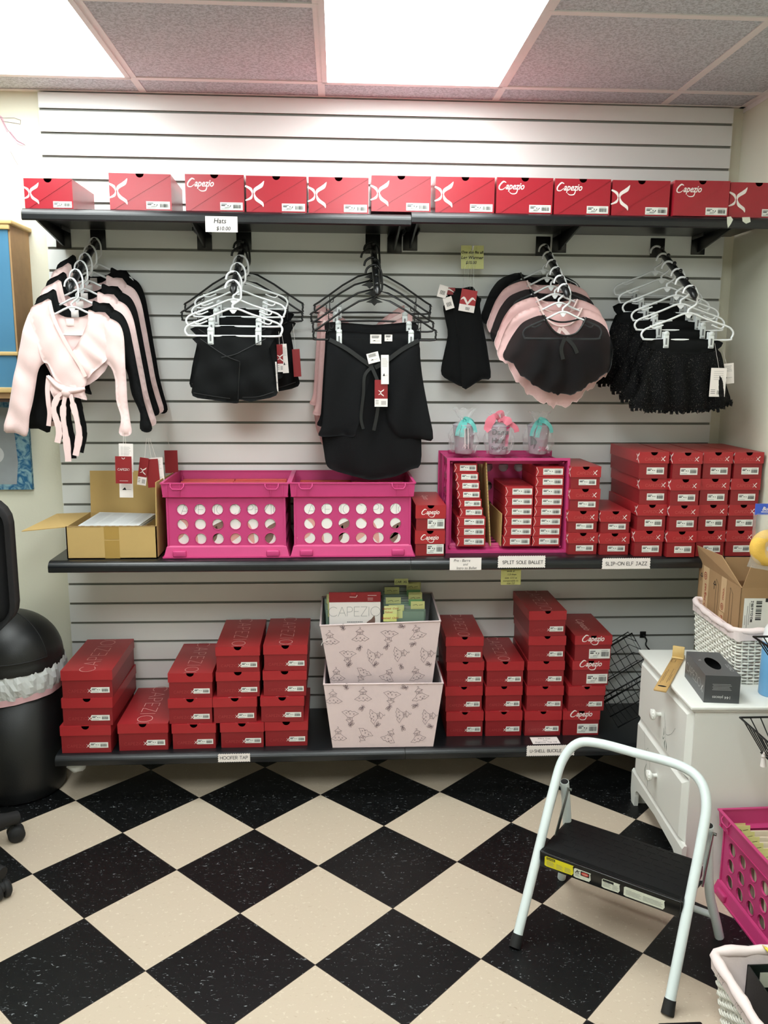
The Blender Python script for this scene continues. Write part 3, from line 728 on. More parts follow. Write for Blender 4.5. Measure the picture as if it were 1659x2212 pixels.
c4 = kc.put((2.285, -.93, .001), (0, 0, radians(90)), 'pink crate on the floor in front of the white dresser, full of tabbed packets')
c4.location = (2.125, -1.140, .001); c4.rotation_euler = (0, 0, radians(-88.5))

# tights packets in the two crates
def make_pack():
    t = thing('tights_packet', '', 'packet'); w, h, d = .187, .205, .0225
    m = MB(); m.bev(-w/2, w/2, 0, d, 0, h-.012, .002, 0); m.build('packet_card', [mat('white_packet_card', rgb(242, 238, 234), .5)], t)
    k = MB(); P = XZ(-.0006)
    k.caps('CAPEZiO', .034, .0009, P, -w/2+.002, .129, 0, .16)
    k.vstroke([(-.07, .122), (-.035, .10), (-.02, .065), (-.005, .03)], [.004, .02, .03, .004], P, 1)
    k.vstroke([(-.09, .04), (-.06, .062), (-.045, .08)], [.02, .02, .004], P, 1); k.vstroke([(.03, .05), (.055, .075), (.09, .095)], [.02, .034, .03], P, 2); k.vstroke([(.02, .02), (.05, .05), (.06, .09)], [.02, .02, .004], P, 2)
    k.build('packet_print', [GREYINK, ROSEP, BRN], t)
    r_ = MB(); r_.bev(-w/2, w/2, 0, d, h-.0118, h, .002); r_.build('packet_top_edge', [ORG], t); return t
ORDN = ['first', 'second', 'third', 'fourth', 'fifth', 'sixth', 'seventh', 'eighth', 'ninth', 'tenth', 'eleventh', 'twelfth', 'thirteenth', 'last']
kp = Kind(make_pack); random.seed(5)
for ci, (cx, wh) in enumerate(((.642, 'left pink crate'), (1.0665, 'pink crate under the skirt'))):
    for side in (0, 1):
        for k in range(11):
            x = cx+(-.0945, .0945)[side]; y = -.342+.022+k*.0256
            kp.put((x+random.uniform(-.0005, .0005), y, ZS2+.0185+(0 if k == 0 else random.uniform(-.003, .008))), (0, 0, random.uniform(-.005, .005)),
              ('frontmost white tights packet on the %s of the %s' if k == 0 else '%s tights packet from the front, %%s row of the %%s' % ORDN[k]) % (('left', 'right')[side], wh), 'tights packets in the %s, %s row' % (wh, ('left', 'right')[side]))

# slim boxes inside the upright crate
def make_slim(w, h, l):
    def f():
        t = thing('slim_shoe_box', '', 'shoe box')
        m = MB(); m.bev(-w/2, w/2, 0, l, 0, h, .0012, 0, 1, sm=False); m.strokes([arc(0, 0, .014, 200, 340, 6)], .0006, lambda a, c: Vector((a*1.3, -c*.3+.002, h+.0003)), 1)
        m.strokes([[(-w/2+.001, .002), (-w/2+.008, h*.5), (-w/2+.001, h-.002)]], .0012, XZ(-.0004), 2)
        m.build('box_body', [RED, REDL, WPR], t); label_mb(w*.1, h*.5, w*.7, h*.62, -.0006).build('price_label', [LAB, INK, GREYINK], t); return t
    return f
ksl = Kind(make_slim(.0985, .0345, .225)); kss = Kind(make_slim(.0805, .0305, .2)); ksm = Kind(make_slim(.100, .0345, .225)); random.seed(9)
zb = ZS2+.0225; gs = 'slim boxes in the left column of the crate'
NTH = ['bottom', 'second', 'third', 'fourth', 'fifth', 'sixth', 'seventh', 'eighth', 'ninth']
z = zb
for k in range(9):
    if k < 3: kd, x, hh = ksm, 1.482, .0345
    else: kd, x, hh = kss, 1.4805-(k-3)*.0045, .0305
    kd.put((x+random.uniform(-.001, .001), -.276+(0 if k < 3 else .004), z+.0004), (0, 0, random.uniform(-.01, .01)), '%s slim red box from below in the left column inside the pink crate' % NTH[k], gs); z += hh+.0006
for col, n, x, w_ in ((0, 6, 1.6435, 'middle'), (1, 8, 1.7495, 'right')):
    z = zb
    for k in range(n):
        xx = x+k*(.0035 if col == 0 else .0012)-(.003 if col == 1 else 0); xx = min(xx, 1.7515)
        if col == 0: xx = min(xx, 1.6475)
        ksl.put((xx, -.278+(k*.0012 if col == 0 else 0), z+.0004), (0, 0, random.uniform(-.006, .006)), '%s slim red box from below in the %s column inside the pink crate' % (NTH[k], w_), 'slim boxes in the %s column of the crate' % w_); z += .0352
def divider(x, w, h, rot, label):
    m = MB(); m.box(-.002, .002, 0, w, 0, h, 0); n = 26
    for k in range(n): m.box(-.0022, .0022, -.0004, .0004, h*k/n, h*k/n+h/n*.45, 1)
    tag(m.build('cardboard_divider', [CARD, CARDE], loc=(x, -.268, zb), rot=rot), label, 'cardboard sheet')
divider(1.552, .22, .295, (0, radians(-4.5), 0), 'tall tilted cardboard sheet right of the left box column in the crate')
divider(1.588, .22, .115, (0, 0, radians(0)), 'low cardboard sheet left of the middle box column in the crate')

# ------------------------------------------------------------------ hangers (origin = where the hook rests on the arm)
def p3(l, y=0): return [(a, y, b) for a, b in l]
HOOK = [(-.028, -.019), (-.024, -.005), (-.014, .004), (-.002, .006), (.01, .001), (.02, -.017), (.021, -.037), (.019, -.052), (.006, -.062), (-.006, -.071), (-.005, -.081)]
FRAME = [(-.005, -.081), (-.069, -.104), (-.137, -.13), (-.154, -.14), (-.16, -.152), (-.154, -.164), (-.138, -.168), (-.004, -.168), (.132, -.168), (.147, -.16), (.152, -.144), (.143, -.131), (.125, -.122), (.056, -.1)]
def clip(t, x, z, m):
    b = MB(); b.bev(x-.0095, x+.0095, -.0105, -.0045, z-.044, z-.002, .002, 0); b.lathe([(0, 0), (.0095, 0), (.0098, .005), (0, .0055)], 14, (0, 0, 0), 0, T=Matrix.Translation((x, -.0050, z+.002)) @ Matrix.Rotation(pi/2, 4, 'X'))
    b.bev(x-.0095, x+.0095, .0045, .0095, z-.044, z+.010, .002, 0)
    b.box(x-.0028, x+.0028, -.0112, -.0104, z-.033, z-.012, 1); b.box(x-.006, x+.006, -.0112, -.0104, z-.0415, z-.0395, 1)
    b.build('hanger_clip', [m, GREYINK], t)
def make_hanger(clips, inner=True):
    def f():
        t = thing('clothes_hanger', '', 'hanger')
        m = MB(); m.tube(catmull([Vector(p) for p in p3(FRAME)], 4, True), .0034, 8, True)
        if inner:
            m.tube(p3([(-.131, -.122), (-.127, -.129), (-.114, -.131), (-.088, -.121)]), .0026, 6, smooth=3); m.tube(p3([(.119, -.122), (.113, -.129), (.101, -.129), (.077, -.119)]), .0026, 6, smooth=3)
        m.add([(x, y, z) for y in (-.0016, .0016) for x, z in ((-.018, -.085), (-.010, -.083), (-.001, -.083), (.008, -.086), (-.001, -.097), (-.008, -.097))], [(0, 1, 2, 3, 4, 5), (11, 10, 9, 8, 7, 6)]+[(i, 6+i, 6+(i+1) % 6, (i+1) % 6) for i in range(6)])
        m.build('hanger_frame', WHT, t)
        h = MB(); h.tube(p3(HOOK), .0038, 8, smooth=4); h.build('hanger_hook', WHT, t)
        for x in clips: clip(t, x, -.152, WHT2)
        return t
    return f
H3F = [(-.003, -.099), (-.193, -.203), (-.207, -.216), (-.207, -.234), (-.188, -.240), (0, -.236), (.188, -.240), (.206, -.228), (.206, -.212), (.193, -.200)]
H3K = [(-.033, -.022), (-.028, -.006), (-.012, .005), (.004, .005), (.018, -.012), (.022, -.04), (.022, -.072), (.008, -.09), (-.003, -.099)]
def make_black_hanger(clips):
    def f():
        t = thing('clothes_hanger', '', 'hanger'); m = MB(); m.tube(catmull([Vector(p) for p in p3(H3F)], 4, True), .0033, 8, True)
        m.add([(x, y, z) for y in (-.0015, .0015) for x, z in ((-.032, -.115), (-.003, -.101), (.026, -.115), (.006, -.118), (-.003, -.127), (-.012, -.118))], [(0, 1, 2, 3, 4, 5), (11, 10, 9, 8, 7, 6)]+[(i, 6+i, 6+(i+1) % 6, (i+1) % 6) for i in range(6)])
        for s in (-1, 1):
            m.tube([(s*.155, 0, -.182), (s*.155, 0, -.238)], .0016, 6); m.tube([(s*.155, 0, -.196), (s*.150, 0, -.203), (s*.143, 0, -.201), (s*.141, 0, -.192)], .0016, 6)
        m.build('hanger_frame', BLK, t); h = MB(); h.tube(p3(H3K), .0038, 8, smooth=4); h.build('hanger_hook', BLK, t)
        for x in clips: clip(t, x, -.216, WHT2)
        return t
    return f
def place(i, arm, dy=.012, dx=0): return (AX[arm]+dx, BALLS[i][0]+dy, BALLS[i][1])
kt = Kind(make_hanger([])); kcl = Kind(make_hanger([-.078, .075])); kb = Kind(make_black_hanger([-.122, .122]))
FR = ['frontmost', 'second from the front', 'third from the front', 'fourth from the front', 'fifth from the front', 'rearmost']
random.seed(21)
ROT1 = {}
for i in range(6):
    r = random.uniform(-.03, .03); ROT1[i] = r
    kt.put(place(i, 0), (0, 0, r), '%s white hanger on the leftmost display arm' % FR[5-i], 'white hangers holding the wrap tops', (.84, 1, 1))
ROT2 = {}
for i in range(2, 6):
    r = [0, 0, .05, -.03, .04, 0][i]; ROT2[i] = r
    kcl.put(place(i, 1, dx=[0, 0, .008, .004, -.004, 0][i]), (0, 0, r), '%s white clip hanger on the arm with the black shorts' % FR[5-i], 'white clip hangers holding the black shorts')
for i in range(2):
    kb.put(place(i, 1), (0, 0, (-.02, .03)[i]), '%s wide black hanger behind the white ones on the shorts arm' % ('rear', 'front')[i], 'black hangers on the shorts arm')
RB3 = {0: .03, 1: -.08, 2: .02, 3: 0}
for i in range(4):
    kb.put(place(i, 2, dx=(.0, -.012, -.003, 0)[i]), (0, 0, RB3[i]), '%s black clip hanger on the middle arm with the long skirts' % ['rearmost', 'third from the front', 'second from the front', 'frontmost'][i], 'black hangers holding the wrap skirts')
ROT4 = {}
for i in range(6):
    r = random.uniform(-.05, .05) if i < 5 else 0; ROT4[i] = r
    kt.put(place(i, 3), (0, 0, r), '%s white hanger on the arm with the sheer capelets' % FR[5-i], 'white hangers holding the capelets')
ROT5 = {}
for i in range(6):
    r = [.12, .07, .03, .05, .02, 0][i]; ROT5[i] = r
    kcl.put(place(i, 4, dx=[-.012, -.01, -.012, -.0, -.006, 0][i]), (0, 0, r), '%s white clip hanger on the rightmost display arm' % FR[5-i], 'white clip hangers holding the tulle skirts')

# ------------------------------------------------------------------ wrap tops
T_BACK = [(-.115, -.083), (-.06, -.099), (-.03, -.112), (0, -.114), (.03, -.110), (.06, -.097), (.11, -.112), (.105, -.25), (.035, -.325), (-.05, -.335), (-.1, -.262), (-.118, -.18)]
T_SL = [(-.115, -.08), (-.138, -.1), (-.153, -.133), (-.177, -.215), (-.2, -.306), (-.223, -.4), (-.242, -.475), (-.207, -.482), (-.172, -.492), (-.157, -.427), (-.14, -.359), (-.127, -.302), (-.113, -.268), (-.097, -.251), (-.087, -.198), (-.092, -.132)]
T_SR = [(.091, -.111), (.123, -.12), (.143, -.137), (.153, -.173), (.154, -.23), (.155, -.314), (.155, -.382), (.16, -.44), (.164, -.481), (.144, -.493), (.123, -.481), (.133, -.433), (.119, -.375), (.119, -.314), (.107, -.27), (.083, -.25), (.076, -.197), (.083, -.137)]
T_PA = [(-.126, -.085), (-.092, -.068), (-.067, -.06), (-.06, -.119), (-.039, -.171), (-.015, -.218), (.012, -.264), (.032, -.304), (.027, -.328), (.018, -.342), (-.015, -.337), (-.042, -.342), (-.055, -.328), (-.073, -.296), (-.087, -.261), (-.103, -.251), (-.116, -.192), (-.131, -.119)]
T_PB = [(.049, -.091), (.071, -.098), (.109, -.114), (.107, -.18), (.101, -.24), (.079, -.264), (.055, -.284), (.032, -.308), (.001, -.291), (-.022, -.231), (-.008, -.217), (.012, -.191), (.036, -.147), (.046, -.118)]
T_PEP = [(-.088, -.295), (-.054, -.318), (-.008, -.332), (.022, -.328), (.024, -.352), (.03, -.375), (-.01, -.365), (-.044, -.372), (-.071, -.376), (-.083, -.345), (-.093, -.325)]
TT = [[(-.043, -.352), (-.057, -.366), (-.071, -.4), (-.066, -.434), (-.057, -.468), (-.066, -.511)], [(-.033, -.362), (-.042, -.406), (-.042, -.454), (-.037, -.509), (-.035, -.572)], [(-.016, -.355), (-.01, -.389), (-.002, -.43), (.004, -.475), (0, -.509), (-.011, -.553)]]
def top_parts(sh=0):
    r = {}; F_ = lambda P: [(a+sh*max(0, -.14-b), b) for a, b in P]
    m = MB(); sheet(m, T_BACK, .007, .001, .006, res=.014)
    sheet(m, T_PB, -.008, .010, .001, fold=lambda a, b: .0035*sin((a*.7+b*.7)*120)*min(1, max(0, (-.12-b)*8)), res=.010)
    r['top_body'] = m
    m = MB(); sheet(m, T_PA, -.011, .011, .001, fold=lambda a, b: .0022*sin((a*.75-b*.65)*75)*min(1, max(0, (-.1-b)*8)), res=.010); r['wrap_front'] = m
    m = MB(); ribbon(m, [(-.066, -.0235, -.064), (-.055, -.0245, -.119), (-.034, -.025, -.171), (-.010, -.025, -.218), (.017, -.025, -.264), (.032, -.024, -.300)], .011, th=.0008); r['neck_band'] = m
    for nm, P, ph in (('sleeve', F_(T_SL), 0), ('sleeve.', F_(T_SR), 2)):
        m = MB(); sheet(m, P, 0, .016, .012, fold=lambda a, b: .0030*sin((a+b*.4)*62+ph)+.0012*sin(b*70+a*60+ph), res=.010, edge=.018); r[nm] = m
    m = MB(); sheet(m, T_PEP, -.012, .010, .004, fold=lambda a, b: .003*sin(b*160+a*30), res=.008, edge=.01)
    m.ball((-.029, -.030, -.349), .0135, 0, 12, (1.2, .8, 1.15))
    m.tube([(-.088, -.016, -.300), (-.06, -.024, -.328), (-.03, -.030, -.345), (0, -.026, -.343), (.027, -.018, -.338)], [.006, .008, .009, .008, .005], 8, smooth=3)
    for l in TT: ribbon(m, [(a, -.030, b) for a, b in l], .019, th=.0025, ws=[.012, .019, .015, .018, .022, .019])
    ribbon(m, [(-.085, -.014, -.298), (-.091, -.016, -.339), (-.091, -.016, -.383), (-.089, -.016, -.417), (-.095, -.016, -.458)], .014, th=.002)
    r['waist_tie'] = m
    m = MB(); m.bev(-.026, -.002, -.0002+.0035, .0045, -.140, -.118, .0003, 0, 1); r['neck_tag'] = m
    return r
TOPM = top_parts(); TOPR = top_parts(.16)
def make_top(main, trim, tie):
    def f():
        t = thing('wrap_cardigan', '', 'cardigan')
        for k, m in (TOPM if main is PINKF and tie else TOPR).items():
            if k == 'waist_tie' and not tie: continue
            m.build(k.strip('.'), WPR if k == 'neck_tag' else (trim if k == 'neck_band' else main), t)
        return t
    return f
ktp = Kind(make_top(PINKF, PINKS, True)); ktb = Kind(make_top(BLKF, BLKF, True)); ktp0 = Kind(make_top(PINKF, PINKS, False)); ktb0 = Kind(make_top(BLKF, BLKF, False))
tops = {}
for i, (kd, sc, lb_) in enumerate([(ktb0, 1.26, 'largest black wrap top, rearmost on the leftmost arm against the slatwall'), (ktp0, 1.17, 'pink wrap top directly in front of the rearmost black one'),
      (ktb0, 1.10, 'black wrap top fourth from the front on the leftmost arm'), (ktp0, 1.10, 'pink wrap top third from the front, between two black tops'),
      (ktb, 1.06, 'black wrap top directly behind the frontmost pink one'), (ktp, 1.0, 'pink wrap top with tied waist, frontmost on the leftmost arm')]):
    l = place(i, 0); l = (l[0], l[1], l[2]-.0+(.08*(sc-1)))
    sc3 = (1+(sc-1)*.15, 1, sc)
    tops[i] = kd.put(l, (0, 0, ROT1[i]), lb_, 'wrap tops on the leftmost arm', sc3)
# hang tags at the cuffs
def hang_tag(parent, x, y, z, w, h, style, rot=0, string=None, top=None):
    """world-placed card that is a part of the garment it hangs from"""
    T = Matrix.Translation((x, y, z)) @ Matrix.Rotation(rot, 4, 'Y'); m = MB(); m.box(-w/2, w/2, -.0004, .0004, -h, 0, 0, T)
    P = lambda a, b: T @ Vector((a, -.0008, b))
    if style == 'word':
        m.caps('CAPEZiO', w*.125, .0010, P, -w*.36, -h*.52, 1, .2); m.strokes([[(-w*.25, -h*.9), (w*.25, -h*.9)]], .001, P, 1); m.strokes([arc(0, -h*.05, w*.08, 180, 360, 5)], .002, P, 1)
    elif style == 'emblem':
        m.quad(P(-w/2, -h), P(w/2, -h), P(w/2, -h*.7), P(-w/2, -h*.7), 1); blades(m, lambda a, b: T @ Vector((a, -.0011, b)), -w*.02, -h*.48, h*.28, 1)
        Q = lambda a, b: T @ Vector((a, -.0012, b))
        for k in range(7): m.quad(Q(w*(.02+.055*k), -h*.93), Q(w*(.04+.055*k), -h*.93), Q(w*(.04+.055*k), -h*.78), Q(w*(.02+.055*k), -h*.78), 2)
        for k in range(3): m.strokes([[(-w*.42, -h*(.77+.06*k)), (-w*.2, -h*(.77+.06*k))]], .0012, Q, 2)
    elif style == 'text':
        for k in range(7): m.strokes([[(-w*.36, -h*(.12+.045*k)), (w*random.uniform(.2, .38), -h*(.12+.045*k))]], .0007, P, 3)
        m.add([P(-w*.3, -h*.72), P(-w*.1, -h*.62), P(w*.02, -h*.72)], [(0, 1, 2)], 2); m.strokes([[(w*.04, -h*.70), (w*.36, -h*.70)]], .0007, P, 3)
    elif style == 'bar':
        for k in range(5): m.strokes([[(-w*.3, -h*(.12+.07*k)), (w*.3, -h*(.12+.07*k))]], .0007, P, 3)
        for k in range(8): m.quad(P(w*(-.02+.05*k), -h*.92), P(w*(.0+.05*k), -h*.92), P(w*(.0+.05*k), -h*.78), P(w*(-.02+.05*k), -h*.78), 2)
        for k in range(3): m.strokes([[(-w*.42, -h*(.76+.06*k)), (-w*.15, -h*(.76+.06*k))]], .0014, P, 2)
    if string: m.tube([string, (x, y, z-.004)], .0005, 4, mi=1)
    base = REDB if style in ('word', 'emblem', 'plain') else WPR
    if style == 'plain': base = REDB
    o = m.build('hang_tag', [base, WPR, INK, GREYINK], None)
    o.parent = parent; bpy.context.view_layer.update()
    o.matrix_parent_inverse = parent.matrix_world.inverted(); return o
bpy.context.view_layer.update()
hang_tag(tops[5], .322, -.330, 1.262, .046, .094, 'text', .03, (.320, -.335, 1.30))
hang_tag(tops[5], .3155, -.346, 1.222, .053, .090, 'word', .02, (.318, -.338, 1.30)).name = 'red_hang_tag'
hang_tag(tops[4], .310, -.300, 1.170, .045, .092, 'text', .02, (.33, -.29, 1.25))
hang_tag(tops[3], .3815, -.232, 1.200, .042, .098, 'plain', -.06, (.37, -.22, 1.27)).name = 'red_hang_tag'
hang_tag(tops[3], .3960, -.228, 1.205, .042, .098, 'text', -.06, (.375, -.22, 1.27))
hang_tag(tops[3], .3590, -.238, 1.205, .030, .095, 'emblem', .15, (.365, -.22, 1.27)).name = 'red_hang_tag'
hang_tag(tops[0], .4135, -.060, 1.212, .047, .083, 'plain', -.01, (.40, -.05, 1.26)).name = 'red_hang_tag'

# ------------------------------------------------------------------ shorts
SHORT = [(-.122, -.171), (.108, -.169), (.108, -.207), (.116, -.25), (.127, -.322), (.129, -.358), (.061, -.375), (.042, -.378), (.009, -.372), (.005, -.383), (-.021, -.383), (-.08, -.373), (-.143, -.361), (-.139, -.316), (-.128, -.262), (-.118, -.22), (-.120, -.196)]
def make_shorts():
    t = thing('shorts', '', 'shorts'); m = MB()
    sheet(m, SHORT, 0, .013, .012, fold=lambda a, b: .003*sin(a*60+b*40)+.002*sin(a*25-b*70), res=.011, edge=.03); m.build('shorts_cloth', BLKF, t)
    w = MB()
    for l in ([(-.110, -.178), (-.054, -.217), (-.017, -.238), (.015, -.249)], [(.100, -.176), (.032, -.211), (-.001, -.227), (-.044, -.236)], [(.015, -.249), (.009, -.315), (.006, -.370)]):
        w.tube([(a, -.0145, b) for a, b in l], .0013, 5, smooth=3)
    for l in ([(-.137, -.350), (-.08, -.360), (-.02, -.368)], [(.02, -.364), (.07, -.362), (.122, -.346)]): w.tube([(a, -.0135, b) for a, b in l], .0011, 5, smooth=3)
    w.build('shorts_seams', SATB, t); return t
ks = Kind(make_shorts)
sh = {}
for i in (2, 3, 4, 5):
    x, y, z = place(i, 1, dx=[0, 0, .012, .004, -.010, 0][i]); sc = [0, 0, 1.1, 1.06, 1.03, 1][i]
    sh[i] = ks.put((x, y, z+.17*(sc-1)), (0, 0, ROT2[i]), ['', '', 'pair of black shorts fourth from the front on the white clip hangers', 'pair of black shorts third from the front, mostly hidden', 'pair of black shorts right behind the frontmost pair', 'frontmost pair of black shorts with a crossed V waistband'][i], 'black shorts on the second arm', sc)
for i in (0, 1):
    x, y, z = place(i, 1); sc = 1.22
    sh[i] = ks.put((x+.025+.008*i, y, z-.066+.17*(sc-1)), (0, 0, (-.02, .03)[i]), ['rearmost large pair of black shorts on a wide black hanger', 'large pair of black shorts on the front black hanger, red tag at its side'][i], 'black shorts on the second arm', sc)
bpy.context.view_layer.update()
hang_tag(sh[2], .834, -.20, 1.590, .020, .098, 'text', -.07, (.826, -.19, 1.64))
hang_tag(sh[3], .822, -.225, 1.588, .020, .092, 'emblem', -.03, (.82, -.225, 1.63)).name = 'red_hang_tag'
hang_tag(sh[1], .872, -.135, 1.574, .026, .095, 'plain', -.06, (.862, -.12, 1.66)).name = 'red_hang_tag'
hang_tag(sh[4], .814, -.30, 1.53, .005, .097, 'text', -.05)

# ------------------------------------------------------------------ long wrap skirts
SK_L = [(-.158, -.237), (-.109, -.264), (-.045, -.304), (-.013, -.324), (-.021, -.383), (-.037, -.435), (-.044, -.483), (-.061, -.539), (-.073, -.568), (-.109, -.565), (-.15, -.568), (-.194, -.563), (-.181, -.523), (-.173, -.408), (-.165, -.301)]
SK_R = [(.146, -.235), (.09, -.268), (.035, -.308), (.011, -.328), (.027, -.371), (.036, -.419), (.038, -.482), (.052, -.531), (.085, -.569), (.126, -.574), (.167, -.578), (.202, -.573), (.184, -.474), (.162, -.358), (.151, -.268)]
SK_IN = [(-.154, -.233), (-.08, -.27), (-.005, -.316), (.07, -.27), (.146, -.231), (.157, -.386), (.163, -.547), (.163, -.665), (.127, -.683), (.074, -.709), (.029, -.718), (-.012, -.72), (-.052, -.712), (-.097, -.702), (-.138, -.69), (-.165, -.672), (-.175, -.628), (-.179, -.563), (-.169, -.388)]
WBAND = [(-.158, -.212), (-.08, -.213), (0, -.218), (.07, -.213), (.148, -.209), (.15, -.244), (.09, -.276), (.019, -.322), (-.013, -.326), (-.069, -.297), (-.116, -.268), (-.16, -.247)]
def sfold(k, amp): return lambda a, b: amp*sin(a*k+1.2*sin(b*9))*min(1, max(0, (-.25-b)*4))
WBV = [(-.158, -.212), (-.07, -.258), (0, -.312), (.07, -.258), (.148, -.209), (.152, -.25), (.08, -.30), (.01, -.345), (-.08, -.30), (-.162, -.25)]
def make_skirt(c1_, c2_, trim, over=True, longp=True, vee=False):
    def f():
        t = thing('wrap_skirt', '', 'skirt')
        m = MB(); sheet(m, WBV if vee else WBAND, 0, .007, .006, res=.011, fold=lambda a, b: .0015*sin(a*90+b*150)); m.build('skirt_waist', c1_, t)
        if over:
            for nm, P in (('skirt_panel', SK_L), ('skirt_panel', SK_R)):
                m = MB(); sheet(m, P, -.010, .010, .002, fold=sfold(48, .010), res=.011); m.build(nm, c1_, t)
        if longp: m = MB(); sheet(m, SK_IN, .006, .008, .004, fold=sfold(40, .010), res=.013); m.build('skirt_lining', c2_, t)
        m = MB()
        ribbon(m, [(-.155, -.017, -.240), (-.1, -.020, -.268), (-.045, -.022, -.306), (-.010, -.023, -.330)], .014); ribbon(m, [(.148, -.017, -.240), (.09, -.020, -.272), (.035, -.022, -.312), (.0, -.023, -.332)], .014)
        ribbon(m, [(-.012, -.025, -.330), (-.036, -.028, -.36), (-.040, -.028, -.42), (-.048, -.026, -.50), (-.040, -.026, -.54)], .010)
        ribbon(m, [(-.012, -.025, -.330), (.014, -.028, -.40), (.008, -.026, -.48), (-.004, -.026, -.545)], .011); m.build('waist_ribbon', trim, t)
        return t
    return f
PR3 = ['rearmost', 'third', 'second', 'frontmost']
kbk = Kind(make_skirt(BLKD, BLKD, SATB)); kpk = Kind(make_skirt(PNKS, PNKS, PINKS, vee=True))
sk = {}
for i, kd, lb_ in ((3, kbk, 'frontmost black chiffon wrap skirt with white tags, on the middle arm'), (2, kbk, 'black chiffon wrap skirt behind the frontmost one on the middle arm'), (1, kpk, 'pale pink wrap skirt peeking out behind the black skirts'), (0, kpk, 'rearmost pale pink wrap skirt on the middle arm')):
    x, y, z = place(i, 2, dx=(-.035, -.022, -.006, 0)[i]); sk[i] = kd.put((x, y, z), (0, 0, RB3[i]), lb_, 'wrap skirts on the middle arm')
bpy.context.view_layer.update()
X3 = AX[2]; Y3 = -.262
hang_tag(sk[3], X3-.012, Y3, 1.845-.283, .040, .034, 'text', -.25); hang_tag(sk[3], X3+.031, Y3-.002, 1.845-.290, .026, .097, 'text', -.01)
hang_tag(sk[3], X3+.0195, Y3+.003, 1.845-.373, .044, .09, 'emblem', .0, (X3+.02, Y3+.004, 1.50)).name = 'red_hang_tag'
hang_tag(sk[3], X3+.002, -.243+.017, 1.845-.222, .038, .030, 'text', 0); hang_tag(sk[3], X3+.045, -.243+.017, 1.845-.222, .026, .022, 'text', 0)

# ------------------------------------------------------------------ capelets
CAPE = [(-.071, -.093), (-.056, -.121), (-.029, -.149), (.003, -.159), (.038, -.151), (.06, -.124), (.071, -.099), (.118, -.114), (.147, -.138), (.165, -.18), (.171, -.222), (.165, -.26), (.128, -.295), (.089, -.319), (.047, -.348), (.011, -.349), (-.017, -.348), (-.041, -.343), (-.077, -.327), (-.113, -.305), (-.146, -.274), (-.17, -.244), (-.196, -.233), (-.191, -.205), (-.173, -.164), (-.147, -.126), (-.117, -.106)]
def wavy(poly, zt, amp=.004, k=150):
    p = [(v.x, v.y) for v in catmull([Vector((a, b, 0)) for a, b in poly], 3, True)]; p = resample(p, .007)
    return [(a, b+(amp*sin(a*k)+amp*.6*sin(a*k*2.3+1) if b < zt(a) else 0)) for a, b in p]
def gather(cx, cz, n, amp):
    return lambda a, b: amp*(.6*sin(math.atan2(a-cx, -(b-cz))*n+.8*sin(b*30))+.5*sin(math.atan2(a-cx, -(b-cz))*n*.43+1))*min(1, max(0, hypot(a-cx, b-cz)-.07)*6)
def make_cape(c, trim, big, nb=True):
    def f():
        t = thing('capelet', '', 'capelet'); S = 1.16 if big else 1
        P = wavy(CAPE, lambda a: -.20-.12*(1-min(1, abs(a)/.2)), .0045 if big else .003)
        P = [(a*(1.04 if big else 1), b if b > -.16 else -.16+(b+.16)*(1.4 if big else 1)) for a, b in P]
        m = MB(); sheet(m, P, 0, .012, .012, fold=gather(0, -.06, 19, .0105), res=.010, round_=False); m.build('capelet_cloth', c, t)
        bk = MB()
        if nb: sheet(bk, [(-.071, -.093), (-.03, -.105), (.03, -.105), (.071, -.099), (.06, -.130), (.036, -.155), (.003, -.162), (-.029, -.153), (-.056, -.126)], .012, .001, .003, res=.011)
        if nb: bk.build('capelet_back', c, t)
        n = MB(); n.tube(p3([(-.071, -.093), (-.056, -.121), (-.029, -.149), (.003, -.159), (.038, -.151), (.06, -.124), (.071, -.099)], -.013), .0035, 6, smooth=4); n.tube(p3([(-.071, -.093), (-.03, -.110), (0, -.114), (.03, -.110), (.071, -.099)], .013), .003, 6, smooth=4)
        hem = [q for q in P if q[1] < -.20]
        n.build('neck_trim', trim, t)
        h = MB(); fo = gather(0, -.06, 19, .0105); h.tube([(a, fo(a, b)-.001, b) for a, b in hem], .0011, 5); h.build('hem_edge', trim, t)
        b = MB(); ribbon(b, [(.0, -.024, -.165), (-.012, -.027, -.2), (-.004, -.026, -.235)], .012); ribbon(b, [(.004, -.024, -.165), (.028, -.027, -.19), (.042, -.026, -.215)], .012); b.build('neck_bow', trim, t)
        return t
    return f
kcb = Kind(make_cape(BLKS, SATB, False, False)); kcp = Kind(make_cape(PNKS, PINKS, True)); kcb2 = Kind(make_cape(BLKS, SATB, True))
for i, (kd, lb_) in enumerate([(kcb2, 'rearmost sheer black capelet, against the slatwall'), (kcp, 'pink sheer capelet fifth from the front'), (kcb2, 'sheer black capelet fourth from the front, between pink ones'), (kcp, 'pale pink sheer capelet third from the front'), (kcp, 'pink sheer capelet directly behind the frontmost black one'), (kcb, 'frontmost sheer black capelet with a neck bow')]):
    x, y, z = place(i, 3, dx=[-.02, -.008, -.006, .0, .0, 0][i]); kd.put((x, y, z), (0, 0, ROT4[i]), lb_, 'sheer capelets on the fourth arm')

